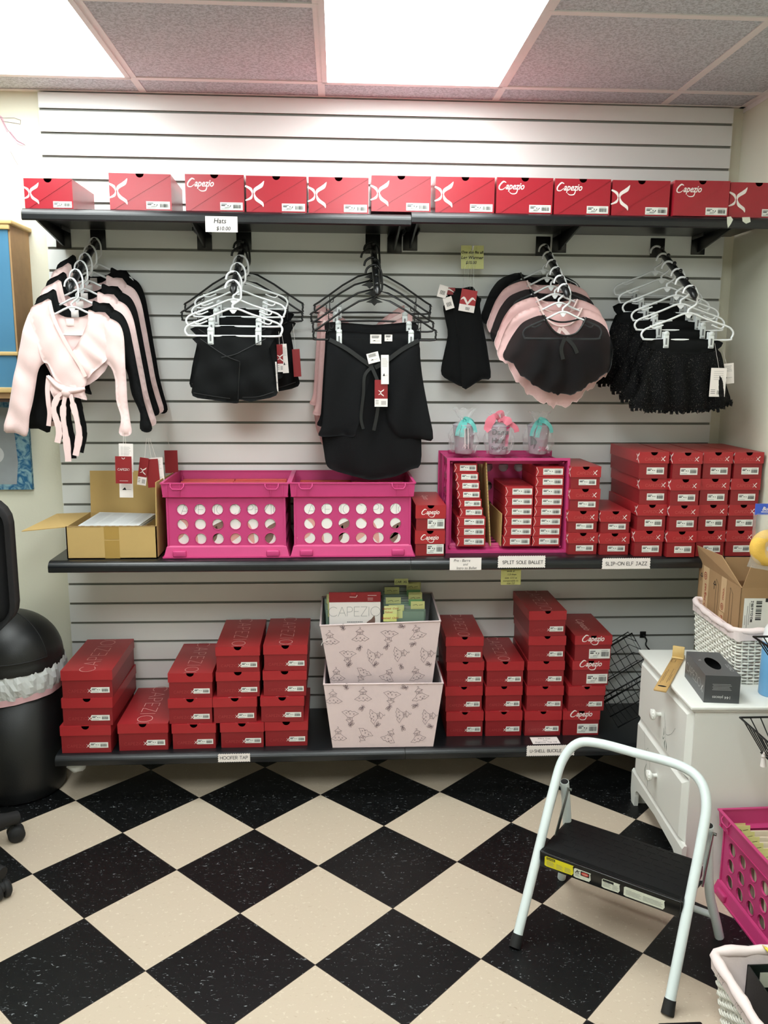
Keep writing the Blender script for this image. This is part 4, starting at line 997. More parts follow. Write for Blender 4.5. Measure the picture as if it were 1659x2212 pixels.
# ------------------------------------------------------------------ tulle skirts
YOKE = [(-.117, -.168), (.1, -.168), (.103, -.2), (.044, -.213), (-.027, -.217), (-.083, -.210), (-.118, -.202)]
TUL = [(-.115, -.199), (-.062, -.207), (-.009, -.211), (.043, -.209), (.103, -.199), (.128, -.248), (.148, -.319), (.166, -.375), (.135, -.389), (.104, -.399), (.065, -.399), (.022, -.406), (-.013, -.404), (-.049, -.406), (-.084, -.403), (-.12, -.4), (-.148, -.396), (-.181, -.386), (-.16, -.321), (-.146, -.27), (-.131, -.226)]
def glitter():
    m = mat('black_glitter_tulle', rgb(18, 18, 19), .8, alpha=.93); nt = m.node_tree; N = nt.nodes; b = N['Principled BSDF']; b.inputs['Specular IOR Level'].default_value = .12
    tc = N.new('ShaderNodeTexCoord'); vz = N.new('ShaderNodeTexNoise'); vz.inputs['Scale'].default_value = 420; vz.inputs['Distortion'].default_value = 1.5; nt.links.new(tc.outputs['Object'], vz.inputs['Vector'])
    mr = N.new('ShaderNodeMapRange'); mr.inputs[1].default_value = .66; mr.inputs[2].default_value = .72; nt.links.new(vz.outputs['Fac'], mr.inputs[0])
    mx = N.new('ShaderNodeMix'); mx.data_type = 'RGBA'; mx.inputs[6].default_value = rgb(13, 13, 14); mx.inputs[7].default_value = rgb(140, 135, 130)
    nt.links.new(mr.outputs[0], mx.inputs[0]); nt.links.new(mx.outputs[2], b.inputs['Base Color']); return m
GLT = glitter()
def make_tulle():
    t = thing('tulle_skirt', '', 'skirt')
    m = MB(); sheet(m, YOKE, -.002, .010, .010, res=.012); m.build('skirt_yoke', BLKF, t)
    fo = lambda a, b: .010*sin(a*95+.6*sin(b*20))*min(1, max(0, (-.2-b)*9))
    P = wavy(TUL, lambda a: -.36, .003, 260)
    m = MB(); sheet(m, P, 0, .018, .016, fold=fo, res=.0105, round_=False); m.build('tulle_layer', GLT, t)
    h = MB(); rs = random.Random(4); hem = [q for q in P if q[1] < -.37]
    for a, b in hem:
        for k in range(2):
            yy = fo(a, b)+rs.uniform(-.006, .006); h.quad((a-.005, yy, b+.006), (a+.005, yy, b+.006), (a+.004+rs.uniform(-.004, .004), yy+rs.uniform(-.006, .006), b-.008*rs.random()-.003), (a-.005+rs.uniform(-.003, .003), yy, b-.008*rs.random()-.003))
    h.build('frayed_hem', GLT, t); return t
ktu = Kind(make_tulle); tl = {}
for i in range(6):
    x, y, z = place(i, 4, dx=[-.052, -.04, -.048, -.022, -.012, 0][i]); sc = [1.13, 1.12, 1.09, 1.06, 1.03, 1][i]
    if i in (0,): continue
    tl[i] = ktu.put((x, y, z+.17*(sc-1)), (0, 0, ROT5[i]), ['', 'rearmost black tulle skirt, poking out to the left', 'black tulle skirt fourth from the front', 'black tulle skirt third from the front', 'black tulle skirt behind the frontmost one', 'frontmost black glitter tulle skirt with white tags'][i], 'black tulle skirts on the rightmost arm', sc)
bpy.context.view_layer.update()
hang_tag(tl[5], 2.185+.1035, -.352, 1.779-.260, .054, .095, 'bar', .01, (2.27, -.345, 1.60)); hang_tag(tl[4], 2.185+.142, -.322, 1.779-.245, .048, .068, 'text', -.1, (2.31, -.32, 1.58))

# ------------------------------------------------------------------ leg warmers, note and pegs
def peg(x, z, l, label, up=0, m_=WHT):
    m = MB(); m.tube([(x, -.0005, z), (x, -l, z+up), (x, -l-.004, z+up+.008)], .0028, 8); m.ball((x, -l-.004, z+up+.009), .0042); m.bev(x-.010, x+.010, -.003, -.0005, z-.012, z+.012, .001)
    return tag(m.build('slatwall_peg', m_), label, 'peg')
peg(1.491, 1.922, .095, 'small white peg through the yellow leg warmer note')
t = thing('leg_warmers', 'pair of black leg warmers hanging from clear loops under the yellow note', 'leg warmers', (1.44, -.085, 1.779))
LW = [(-.028, .007), (.018, .011), (.056, .016), (.074, -.017), (.087, -.025), (.083, -.053), (.1, -.135), (.117, -.218), (.128, -.3), (.098, -.306), (.069, -.323), (.026, -.336), (.01, -.2), (-.004, -.116), (-.019, -.042)]
LW2 = [(-.035, .002), (-.01, .0), (.02, -.1), (.035, -.2), (.040, -.320), (.026, -.333), (-.009, -.317), (-.048, -.291), (-.046, -.24), (-.029, -.153), (-.038, -.1), (-.047, -.051), (-.027, -.034)]
for P, y in ((LW, -.006), (LW2, .006)):
    m = MB(); sheet(m, P, y, .014, .010, fold=lambda a, b: .0012*sin(a*330), res=.009); m.build('leg_warmer', BLKF, t)
m = MB()
for a, b in ((.035, .06), (.02, .05), (.045, .055), (.056, .058)): m.tube([(a, -.01, .01), (a+.004, -.012, .08), (.051, -.004, .148)], .0006, 4)
m.tube([(.056, -.02, .0), (.054, -.02, .08), (.052, -.006, .148)], .0011, 5); m.build('plastic_loops', CELLO, t)
m = MB(); m.box(-.028, .028, -.0004, .0004, -.076, 0, 0); m.quad((-.028, -.0008, -.076), (.028, -.0008, -.076), (.028, -.0008, -.052), (-.028, -.0008, -.052), 1)
P = XZ(-.001); m.vstroke([(-.026, -.038), (-.016, -.030), (-.004, -.044), (-.001, -.052)], [.001, .008, .007, .001], P, 1); m.vstroke([(.026, -.034), (.014, -.028), (.003, -.044), (.0, -.052)], [.001, .008, .007, .001], P, 1)
for k in range(5): m.quad(P(-.004+k*.003, -.070), P(-.0025+k*.003, -.070), P(-.0025+k*.003, -.060), P(-.004+k*.003, -.060), 2)
m.build('red_hang_tag', [RED, WPR, INK], t, (.042, -.026, .004), (0, radians(9), 0))
for x, z, r in ((-.048, .018, .25), (-.038, -.022, -.3)):
    m = MB(); m.box(-.016, .016, -.0004, .0004, -.042, 0, 0)
    for k in range(6): m.quad((-.008+k*.003, -.0009, -.032), (-.0065+k*.003, -.0009, -.032), (-.0065+k*.003, -.0009, -.018), (-.008+k*.003, -.0009, -.018), 1)
    m.build('price_tag', [WPR, INK], t, (x, -.022, z), (0, r, 0))
m = MB(); m.vstroke([(-.02, .0), (-.01, .006), (.008, -.004)], [.001, .006, .001], XZ(-.0009), 1); m.box(-.022, .012, -.0004, .0004, -.012, .012, 0); m.build('red_hang_tag', [REDB, WPR], t, (-.02, -.012, .0))
def note(name, x0, x1, z0, z1, y, lines, m_, label, cat, scallop=False, size=None, rot=0, shear=0, curl=0, x=0, bold=0.005, caps=False):
    w = x1-x0; h = z1-z0; m = MB(); cx = (x0+x1)/2; cz = (z0+z1)/2
    if scallop:
        n = int(w/.0075); k = max(2, int(h/.0075)); pts = []
        def edge(a, b, cnt, nx, nz):
            for i in range(cnt*4):
                f = i/(cnt*4); d = .0012*sin(2*pi*f*cnt); pts.append((a[0]+(b[0]-a[0])*f+nx*d, a[1]+(b[1]-a[1])*f+nz*d))
        edge((-w/2, -h/2), (w/2, -h/2), n, 0, 1); edge((w/2, -h/2), (w/2, h/2), k, 1, 0); edge((w/2, h/2), (-w/2, h/2), n, 0, 1); edge((-w/2, h/2), (-w/2, -h/2), k, 1, 0)
        N = len(pts); m.add([(a, 0, b) for a, b in pts]+[(a, .0008, b) for a, b in pts], [tuple(range(N)), tuple(range(2*N-1, N-1, -1))]+[(i, N+i, N+(i+1) % N, (i+1) % N) for i in range(N)])
    else:
        n = 6
        for i in range(n):
            a, b = -h/2+h*i/n, -h/2+h*(i+1)/n; f = lambda q: -curl*((h/2-q)/h)**2
            m.add([(-w/2, f(a), a), (w/2, f(a), a), (w/2, f(b), b), (-w/2, f(b), b), (-w/2, f(a)+.0006, a), (w/2, f(a)+.0006, a), (w/2, f(b)+.0006, b), (-w/2, f(b)+.0006, b)], [(0, 1, 2, 3), (7, 6, 5, 4), (0, 4, 5, 1), (3, 2, 6, 7), (0, 3, 7, 4), (1, 5, 6, 2)])
    P = lambda a, b: Vector((a, -.0005-curl*((h/2-b)/h)**2, b))
    for tx, sz, px, pz in lines:
        if caps: m.caps(tx, sz, sz*.13, P, px, pz, 1, .2, True, .02, w*.86)
        else: m.text(tx, sz, P, px, pz, 1, True, bold, shear)
    return tag(m.build(name, [m_, INK], loc=(cx, y, cz), rot=(0, rot, 0)), label, cat)
note('sticky_note', 1.4525, 1.533, 1.8565, 1.937, -.078, [('One size fits all', .0125, 0, .013), ('Leg Warmer', .0150, .0, -.006), ('$15.00', .0140, -.004, -.023)], YEL, 'yellow handwritten note about leg warmers pinned to the slatwall', 'note', shear=.2, curl=.01, bold=.02)
YN = -.3772
note('price_sign', .609, .708, 1.926, 1.973, YN-.0005, [('Hats', .021, -.004, .003), ('$10.00', .016, .006, -.018)], WPR, 'white handwritten sign for hats on the top shelf edge', 'sign', shear=.15, bold=.008)
note('paper_sign', 1.394, 1.502, .8385, .881, YN-.001, [('Pre - Barre', .0125, -.012, .008), ('and', .011, .0, -.005), ('Intro to Ballet', .012, .004, -.018)], WPR, 'white handwritten label taped to the middle shelf edge, below the upright crate', 'label', shear=.2, bold=0)
note('paper_sign', 1.559, 1.721, .8455, .8865, YN-.001, [('SPLIT SOLE BALLET', .0125, .004, -.007)], WPR, 'scalloped printed label on the middle shelf edge, right of the handwritten one', 'label', True, caps=True)
note('paper_sign', 1.919, 2.086, .8385, .876, YN-.001, [('SLIP-ON ELF JAZZ', .0125, 0, -.006)], WPR, 'scalloped printed label on the middle shelf edge near the right end', 'label', True, caps=True)
note('paper_sign', .598, .708, .157, .187, YN-.001, [('HOOFER TAP', .0115, 0, -.005)], WPR, 'scalloped printed label on the lowest shelf edge, left half', 'label', True, caps=True)
note('paper_sign', 1.683, 1.854, .157, .196, YN-.001, [('U-SHELL BUCKLE TAP', .0115, 0, -.006)], WPR, 'scalloped printed label on the lowest shelf edge, partly behind the step stool', 'label', True, caps=True)
note('sticky_note', 1.574, 1.643, .781, .850, -.3605, [('Child size', .009, 0, .022), ('ends at', .0095, 0, .011), ('1.5 then', .0095, .004, -.001), ('size 13.5 is', .0095, 0, -.013), ('comparable to', .009, 0, -.023), ('size 2.0', .009, 0, -.032)], mat('shaded_yellow_note', rgb(168, 162, 96), .7), 'dark yellow handwritten note hanging under the middle shelf edge', 'note', shear=.2)  # yellow paper, base colour darkened for the shade under the shelf
m = MB(); m.box(-.05, .05, -.027, .027, 0, .0006, 0); P = lambda a, b: Vector((a, b, .0009))
m.text('Mini Tap', .013, P, 0, .010, 1, True, 0, .2); m.text('and', .010, P, 0, -.003, 1, True, 0, .2); m.text('Beginner Tap 1/2', .0115, P, 0, -.018, 1, True, 0, .2)
tag(m.build('card_sign', [WPR, INK], loc=(1.762, -.322, ZS3+.0008)), 'white handwritten card lying flat on the lowest shelf above its label', 'card')

# ------------------------------------------------------------------ open cardboard box with papers
t = thing('cardboard_box', 'open cardboard box with tape, left end of the middle shelf', 'box', (.112, -.335, ZS2+.0008))
w, d, h, e = .298, .275, .110, .002
b = MB()
for a in ((0, w, 0, 2*e), (0, w, d-2*e, d), (0, 2*e, 0, d), (w-2*e, w, 0, d)): b.box(a[0], a[1], a[2], a[3], 0, h)
b.box(0, w, 0, d, 0, .003)
b.build('box_body', CARD, t)
m = MB(); m.box(w*.42, w*.585, -.0006, 0, .066, h-.001); m.box(w*.42, w*.585, -.0005, 0, .001, .062)
m.build('tape_strip', TAPE, t)
def flap(pts, th, nm='box_flap'):
    v = [Vector(p) for p in pts]; n = (v[1]-v[0]).cross(v[3]-v[0]).normalized()*th
    m = MB(); m.add(v+[p+n for p in v], [(0, 1, 2, 3), (7, 6, 5, 4), (0, 4, 5, 1), (1, 5, 6, 2), (2, 6, 7, 3), (3, 7, 4, 0)]); return m.build(nm, CARD, t)
flap([(.006, d-.002, h), (w-.03, d-.002, h), (w-.036, d+.018, h+.150), (.004, d+.018, h+.150)], -.003)
flap([(w-.002, .002, h), (w-.002, d-.004, h), (w+.010, d-.02, h+.148), (w+.002, .004, h+.148)], .003)
flap([(0, .002, h), (0, d-.006, h), (-.100, d-.05, h+.004), (-.148, .012, h-.016)], -.003)
m = MB(); m.box(0, w, 0, .004, h-.001, h+.001)
for k in range(12):
    a = w*k/12+random.uniform(0, .01); m.box(a, a+.012, -.001, .002, h-.001, h+.0022)
m.build('torn_edge', CARDE, t)
m = MB(); rs = random.Random(2)
for k in range(9):
    o = rs.uniform(-.003, .003); m.add([(.038+o, .012, h-.012+k*.0016), (.238+o, .010, h-.012+k*.0016), (.252+o, .215, h-.010+k*.0017), (.05+o, .228, h-.010+k*.0022),
      (.038+o, .012, h-.011+k*.0016), (.238+o, .010, h-.011+k*.0016), (.252+o, .215, h-.009+k*.0017), (.05+o, .228, h-.009+k*.0022)], [(0, 3, 2, 1), (4, 5, 6, 7), (0, 1, 5, 4), (1, 2, 6, 5), (2, 3, 7, 6), (3, 0, 4, 7)])
z = h-.0089+8*.0017
for r in range(16):
    f = r/16; y = .02+f*.19
    for a, b_ in ((.05, .09), (.10, .14), (.15, .20), (.205, .23)):
        m.quad((a+f*.012, y, z+.0012+f*.003), (b_+f*.012, y, z+.0012+f*.003), (b_+f*.012, y+.003, z+.0012+f*.003), (a+f*.012, y+.003, z+.0012+f*.003), 1)
tag(m.build('paper_stack', [mat('printed_form_paper', rgb(226, 228, 228), .6), mat('pale_print', rgb(186, 188, 190), .7)], loc=(.112, -.335, ZS2+.0008)), 'stack of printed forms lying in the open cardboard box', 'papers')

# ------------------------------------------------------------------ cloth bins with line drawings
def dress(P, m, cx, cz, s, a):
    ca, sa = cos(a), sin(a); Q = lambda x, z: P(cx+(x*ca-z*sa)*s, cz+(x*sa+z*ca)*s)
    wv = [(-1, -.55), (-.75, -.62), (-.5, -.78), (-.25, -.66), (0, -.80), (.25, -.66), (.5, -.78), (.8, -.6), (1, -.5)]
    m.strokes([[(-.3, .1), (-.55, -.2), (-1, -.5)]+wv, [(.3, .1), (.6, -.2), (1, -.5)], [(-.3, .1), (.3, .1)], [(-.35, .5), (-.28, .1)], [(.35, .5), (.28, .1)], [(-.35, .5), (-.1, .42), (.1, .42), (.35, .5)],
      [(-.42, .52), (0, .85), (.42, .52)], [(-.5, .5), (-.35, .5)], [(.35, .5), (.5, .5)], arc(.03, .97, .09, -90, 160, 5), [(-.12, .42), (-.1, .1)], [(.12, .42), (.1, .1)], [(-.06, .3), (.06, .3)], [(-.06, .2), (.06, .2)]]+[arc(x, z, .07, 0, 360, 6) for x, z in ((-.45, -.4), (0, -.35), (.45, -.42), (.2, -.6))], .001/s, Q)
def shoes(P, m, cx, cz, s, a):
    ca, sa = cos(a), sin(a); Q = lambda x, z: P(cx+(x*ca-z*sa)*s, cz+(x*sa+z*ca)*s)
    for k, r in ((-1, .35), (1, -.35)):
        c, q = cos(r), sin(r); f = lambda x, z: (x*c-z*q, x*q+z*c)
        m.strokes([[f(x, z) for x, z in arc(0, -.45, .2, 0, 360, 10, .45)], [f(x, z) for x, z in arc(0, -.38, .11, 0, 360, 8, .27)]], .0009/s, Q)
    m.strokes([[(0, .02), (.35, .2), (.4, .05)], [(0, .02), (-.3, .25), (-.35, .1)], [(0, 0), (.15, .4)], [(-.02, .02), (-.12, .42)]], .001/s, Q)
BW0, BW1, BD0, BD1, BH = .357, .417, .25, .295, .240
def make_bin():
    t = thing('cloth_bin', '', 'bin'); m = MB(); th = .004
    def ring(s0, s1, z0, z1, f=0): pass
    def corners(w, d, z, i): return [(-w/2+i, i, z), (w/2-i, i, z), (w/2-i, d-i, z), (-w/2+i, d-i, z)]
    off = (BD1-BD0)/2
    o0 = [(x, y+.012, z) for x, y, z in corners(BW0, BD0, 0, 0)]; o1 = corners(BW1, BD1-.006, BH, 0); i1 = corners(BW1, BD1-.006, BH, th); i0 = [(x, y+.012, z) for x, y, z in corners(BW0, BD0, .004, th)]
    def grid(a0, a1, b0, b1, mi=0, n=10, puff=0):
        vs = []; 
        for j in range(n+1):
            for i in range(n+1):
                u, v = i/n, j/n; p = (Vector(a0)*(1-u)+Vector(a1)*u)*(1-v)+(Vector(b0)*(1-u)+Vector(b1)*u)*v
                vs.append(p+Vector((0, puff*sin(pi*u)*sin(pi*v)+.0006*sin(i*2.1+j*1.7), 0)))
        m.add(vs, [(j*(n+1)+i, j*(n+1)+i+1, (j+1)*(n+1)+i+1, (j+1)*(n+1)+i) for j in range(n) for i in range(n)], mi, True)
    grid(o0[0], o0[1], o1[0], o1[1]); grid(o0[1], o0[2], o1[1], o1[2]); grid(o0[2], o0[3], o1[2], o1[3]); grid(o0[3], o0[0], o1[3], o1[0])
    for k in range(4):
        q = (k+1) % 4; m.add([i0[k], i0[q], i1[q], i1[k]], [(3, 2, 1, 0)], 1); m.add([o1[k], o1[q], i1[q], i1[k]], [(0, 1, 2, 3)], 0)
    m.add(o0, [(3, 2, 1, 0)]); m.add(i0, [(0, 1, 2, 3)], 1)
    m.build('bin_body', [BINF, mat('grey_bin_inside', rgb(150, 146, 148), .9)], t)
    r_ = MB(); r_.tube([Vector(p)+Vector((0, 0, .001)) for p in o1], .0032, 6, closed=True); r_.build('bin_rim', BINF, t)
    k = MB(); sl = (0-.012)/BH
    P = lambda a, b: Vector((a*(BW0+(BW1-BW0)*b/BH), .012*(1-b/BH)-.0018, b))
    rs = random.Random(8); pts = []
    for r in range(3):
        for c in range(4):
            pts.append(((c-1.5)*.245+(.11 if r % 2 else 0)-.05+rs.uniform(-.015, .015), .045+r*.075+rs.uniform(-.006, .006)))
    for i, (a, z) in enumerate(pts):
        if abs(a) < .44: dress(lambda x, y: P(x/.39, y), k, a*.39, z, .029, rs.choice([0, .3, 1.5, 3.0, -1.4, -.4, 2.6]))
        a2 = a+.12
        if abs(a2) < .46 and z+.035 < BH-.012: shoes(lambda x, y: P(x/.39, y), k, a2*.39, z+.036, .019, rs.uniform(0, 6.28))
    k.build('line_print', PRT, t)
    return t
kb2 = Kind(make_bin)
kb2.put((1.1735, -.362, ZS3+.001), (0, 0, radians(-.8)), 'lower pale pink cloth bin printed with little dresses, on the lowest shelf')
kb2.put((1.170, -.330, ZS3+.216), (radians(4), radians(-1.8), radians(-.6)), 'upper pale pink cloth bin, nested in the lower one and full of packets')
m = MB(); m.tube([(.985, -.34, .585), (.972, -.345, .583), (.962, -.35, .577), (.958, -.352, .568)], .0007, 4, smooth=3)
tag(m.build('loose_thread', WPR), 'loose white thread at the left edge of the upper cloth bin', 'thread')
t = thing('tights_packet', 'large white and red tights packet at the front of the upper cloth bin', 'packet', (1.075, -.294, .500))
m = MB(); m.bev(-.090, .090, 0, .012, 0, .205, .002); P = XZ(-.0006); m.caps('CAPEZiO', .0335, .0010, P, -.0915, .154, 1, .14)
for k in range(9): m.strokes([[(-.026+k*.0062, .133), (-.0235+k*.0062, .133)]], .003, P, 1)
m.vstroke([(.025, .10), (.05, .125), (.062, .135), (.068, .155)], [.002, .02, .02, .001], P, 2); m.build('packet_card', [WPR, GREYINK, BRN], t)
m = MB(); m.poly([(-.090, .2055), (.090, .2055), (.090, .24), (.007, .24), (.004, .227), (-.014, .227), (-.018, .24), (-.090, .24)], XZ(-.001)); m.box(-.090, .090, 0, .008, .2055, .2395); m.poly([(-.013, .232), (.002, .232), (.004, .24), (-.015, .24)], XZ(-.0015), 1); m.strokes([[(-.018, .224), (.004, .223), (.008, .230)]], .0016, XZ(-.0016), 2)
for zz in (.229, .219, .213): m.strokes([[(.045, zz), (.045+(.030 if zz > .22 else .018), zz)]], .0012, XZ(-.0014), 2)
m.build('red_header', [REDB, RED, WPR], t)
def make_tabbed(clear, tab, tw, tx):
    def f():
        t = thing('tabbed_packet', '', 'packet'); m = MB(); m.bev(-.070, .070, 0, .008, 0, .175, .002); m.build('packet_sleeve', clear, t)
        k = MB(); k.box(tx-tw/2, tx+tw/2, -.001, 0, .150, .192, 0); k.strokes([[(tx-tw*.35, .178), (tx-tw*.1, .181), (tx+.0, .176)], [(tx+tw*.08, .178), (tx+tw*.36, .180)]], .0012, XZ(-.0015), 1)
        k.build('paper_tab', [tab, INK], t); return t
    return f
CLR = mat('grey_clear_sleeve', rgb(150, 158, 150), .2); CLR2 = mat('green_tinted_sleeve', rgb(130, 152, 136), .25)
kta = Kind(make_tabbed(CLR2, YEL, .055, -.035)); ktb2 = Kind(make_tabbed(CLR, YELP, .05, .045)); ktc = Kind(make_tabbed(CLR2, GRN, .05, .04))
rs = random.Random(14)
for k in range(11):
    kd = (kta, ktb2, ktb2, ktc)[k % 4] if k > 1 else kta
    kd.put((1.255+rs.uniform(-.004, .004), -.284+k*.021, .487+k*.0035+rs.uniform(-.004, .004)), (radians(-4), 0, rs.uniform(-.02, .02)), '%s tabbed tights packet from the front at the right of the upper cloth bin' % ORDN[k], None if k < 2 else 'tabbed packets in the upper cloth bin')
for k in range(3):
    kta.put((1.04+rs.uniform(-.004, .004), -.262+k*.05, .49+k*.006), (radians(-4), 0, .0), '%s packet with yellow tab behind the large white packet' % ORDN[k], 'packets behind the large white packet')
t2 = note('sticky_note', 1.1745, 1.2215, .635, .662, -.300, [('Seamed  Child', .010, 0, -.004)], mat('bright_yellow_note', rgb(240, 240, 150), .7), 'bright yellow sticky note with red writing at the front right packets', 'note', shear=.2); t2.data.materials[1] = mat('red_ink', rgb(190, 60, 50), .6)
t2 = note('sticky_note', 1.178, 1.223, .656, .689, -.292, [('Seamed  Child', .0095, 0, .004), ('Fishnet', .0095, -.006, -.009)], YEL, 'dull yellow sticky note just above the bright one in the upper bin', 'note', shear=.2); t2.data.materials[1] = mat('red_ink', rgb(190, 60, 50), .6)
note('sticky_note', 1.225, 1.276, .718, .742, -.12, [('CAR  XL', .012, 0, -.004)], YEL, 'yellow sticky tab at the back of the upper cloth bin', 'note', shear=.2)

# ------------------------------------------------------------------ wrapped cups on the upright crate
def cup(x, y, z, label, bow, kind):
    t = thing('gift_cup', label, 'cup', (x, y, z)); c = MB()
    c.lathe([(.0, 0), (.030, 0), (.0315, .004), (.040, .098), (.0415, .100), (.0415, .104), (.039, .104), (.030, .006), (0, .006)], 28); c.build('cup_wall', CUPM, t)
    i = MB()
    if kind == 'pink': i.lathe([(.0, .008), (.027, .008), (.030, .04), (0, .05)], 20, mi=1); i.add([(.018, -.034, .03), (.030, -.028, .03), (.036, -.024, .10), (.022, -.034, .10)], [(0, 1, 2, 3)], 0); i.lathe([(.027, .02), (.037, .098)], 10, (.002, .004, 0), 0)
    elif kind == 'striped': i.lathe([(.0, .008), (.026, .008), (.034, .09), (0, .095)], 20, mi=1)
    else: i.lathe([(.0, .008), (.026, .008), (.034, .08), (0, .09)], 20, mi=1); i.add([(-.032, -.022, .03), (-.024, -.030, .035), (-.026, -.032, .075), (-.034, -.024, .07)], [(0, 1, 2, 3)], 0)
    i.build('cup_filling', [CUPP if kind != 'aqua' else INK, mat('pale_lilac_tissue', rgb(206, 196, 214), .7), BLK], t)
    p = MB(); P = lambda a, b: Vector((.0385*sin(a/.037)*(1+.0*b)+0, -.0385*cos(a/.037)-.0012-.008*(b-.05)/.05, b))
    if kind == 'pink': p.text('Dance', .027, P, -.030, .072, 0, bold=.03, width=.066); p.text('Hair', .027, P, -.030, .042, 0, bold=.03, width=.046); p.text("Don't Care", .015, P, -.030, .019, 0, bold=.03, width=.064)
    elif kind == 'striped':
        for k in range(4): p.strokes([[(.0+k*.006, .02), (-.002+k*.006, .055), (-.004+k*.0055, .092)]], .0028, P, 0 if k % 2 else 1)
        p.strokes([arc(.002, .030, .005, 0, 360, 8), [(-.004, .036), (-.008, .022)]], .0016, P, 1)
    else: p.text('DANCE', .024, P, -.004, .012, 2, bold=.02, width=.040); p.vstroke([(-.022, .02), (-.018, .045), (-.026, .06)], [.002, .010, .002], P, 0)
    p.build('cup_print', [INK, WPR, CUPP], t)
    b = MB()
    R = (ROSE, AQUA, AQUA)[{'pink': 0, 'striped': 1, 'aqua': 2}[kind]]
    if kind == 'pink':
        ribbon(b, [(0, -.01, .124), (-.018, -.03, .134), (-.036, -.034, .120), (-.044, -.03, .095), (-.038, -.03, .084)], .026, th=.001, ws=[.01, .026, .032, .028, .02]); ribbon(b, [(0, -.01, .122), (.02, -.032, .124), (.032, -.034, .108)], .026, th=.001, ws=[.01, .024, .03, .024]); ribbon(b, [(.004, -.01, .122), (.034, -.02, .112), (.056, -.022, .096), (.062, -.02, .080)], .018, th=.001); ribbon(b, [(0, -.01, .122), (-.012, -.02, .142), (.006, -.02, .15), (.012, -.01, .126)], .014, th=.001)
    else:
        sc = 1 if kind == 'striped' else 1.1
        ribbon(b, [(0, -.01, .118), (-.014*sc, -.034, .112), (-.026*sc, -.038, .09), (-.030*sc, -.036, .066)], .014, th=.0006); ribbon(b, [(0, -.01, .118), (-.004, -.038, .104), (-.012, -.044, .08), (-.014, -.042, .062)], .016, th=.0006)
        ribbon(b, [(0, -.01, .118), (.016, -.034, .116), (.030*sc, -.036, .1), (.036*sc, -.034, .078)], .013, th=.0006); ribbon(b, [(0, -.005, .116), (.0, -.02, .128), (.02, -.02, .122), (.03, -.01, .112)], .010, th=.0006)
    b.ball((0, -.012, .118), .007, n=8); b.build('ribbon_bow', R, t)
    w = MB(); rs = random.Random(int(x*1000)); prof = [(.038, .001), (.046, .012), (.050, .024), (.053, .040), (.054, .056), (.052, .072), (.048, .088), (.034, .102), (.018, .114), (.012, .120), (.020, .130), (.030, .142), (.040, .160 if kind == 'striped' else .150)]
    w.lathe(prof, 26)
    w.v = [(a*(1+rs.uniform(-.14, .12)), b_*(1+rs.uniform(-.14, .12)), max(c_+rs.uniform(-.006, .006), .0006)) for a, b_, c_ in w.v]; w.s = [False]*len(w.s)
    w.build('cellophane_wrap', CELLO, t)
zc_ = ZS2+.0015+CD+.001
cup(1.470, -.130, zc_, 'cellophane wrapped cup with aqua bow and black and white stripes, left on the crate', AQUA, 'striped')
cup(1.591, -.150, zc_, 'cellophane wrapped cup with rose bow and large black lettering', ROSE, 'pink')
cup(1.738, -.140, zc_, 'cellophane wrapped cup with aqua bow and pink lettering, right on the crate', AQUA, 'aqua')

# ------------------------------------------------------------------ white dresser
t = thing('dresser', 'small white dresser with two drawers facing left, right side of the room', 'dresser', (2.03, -.90, 0), radians(-2.46))
L, DP, HH = .49, .412, .56
m = MB(); m.bev(0, DP, 0, L, HH-.011, HH, .003); m.bev(.006, DP, .006, L-.006, HH-.018, HH-.010, .002); m.build('dresser_top', DRES, t)
m = MB(); m.box(.018, DP-.004, .014, .028, 0, HH-.018); m.box(.018, DP-.004, L-.028, L-.014, 0, HH-.018); m.box(DP-.012, DP-.004, .014, L-.014, .03, HH-.018); m.box(.022, DP-.01, .028, L-.028, .10, .112); m.box(.020, .026, .028, L-.028, .11, HH-.018)
m.build('dresser_body', DRES, t)
def drawer(z0, z1, vine):
    d = MB(); v = [(.018, .022, z0), (.018, L-.022, z0), (.018, L-.022, z1), (.018, .022, z1), (.003, .036, z0+.012), (.003, L-.036, z0+.012), (.003, L-.036, z1-.014), (.003, .036, z1-.014)]
    d.add(v, [(4, 5, 6, 7), (0, 4, 7, 3), (1, 2, 6, 5), (3, 7, 6, 2), (0, 1, 5, 4)]); d.add([(v_[0]+.006 if v_[0] > .01 else .006, v_[1], v_[2]) for v_ in v[:4]], [(0, 1, 2, 3)])
    P = lambda a, b: Vector((.0025, L/2-a, (z0+z1)/2+b))
    for l in vine: d.vstroke(l[0], l[1], P, 1)
    o = d.build('drawer', [DRES, VINE], t)
    k = MB(); R_ = Matrix.Translation((.003, L/2, (z0+z1)/2)) @ Matrix.Rotation(-pi/2, 4, 'Y')
    k.lathe([(.007, 0), (.006, .010), (.008, .016), (.0165, .020), (.018, .026), (.014, .032), (0, .034)], 24, T=R_)
    for i in range(12):
        a = 2*pi*i/12; k.ball((0, 0, 0), .0035, n=6, T=R_ @ Matrix.Translation((.0135*cos(a), .0135*sin(a), .0295)) @ Matrix.Rotation(a, 4, 'Z'), sc=(1.5, .55, .6))
    kk = k.build('drawer_knob', DRES, o)
vn = [([(.03, .02), (.05, -.03), (.055, -.065)], [.001, .001, .001]), ([(.13, .012), (.10, -.02), (.06, -.04), (.045, -.02)], [.001, .001, .001, .001]), ([(.055, -.062), (.05, -.075), (.058, -.092)], [.001, .007, .001]), ([(.062, -.062), (.068, -.078), (.070, -.092)], [.001, .006, .001]), ([(.035, -.03), (.04, -.045), (.036, -.055)], [.001, .005, .001]), ([(.045, -.055), (.036, -.066), (.030, -.060)], [.001, .004, .001])]
drawer(.325, .535, vn)
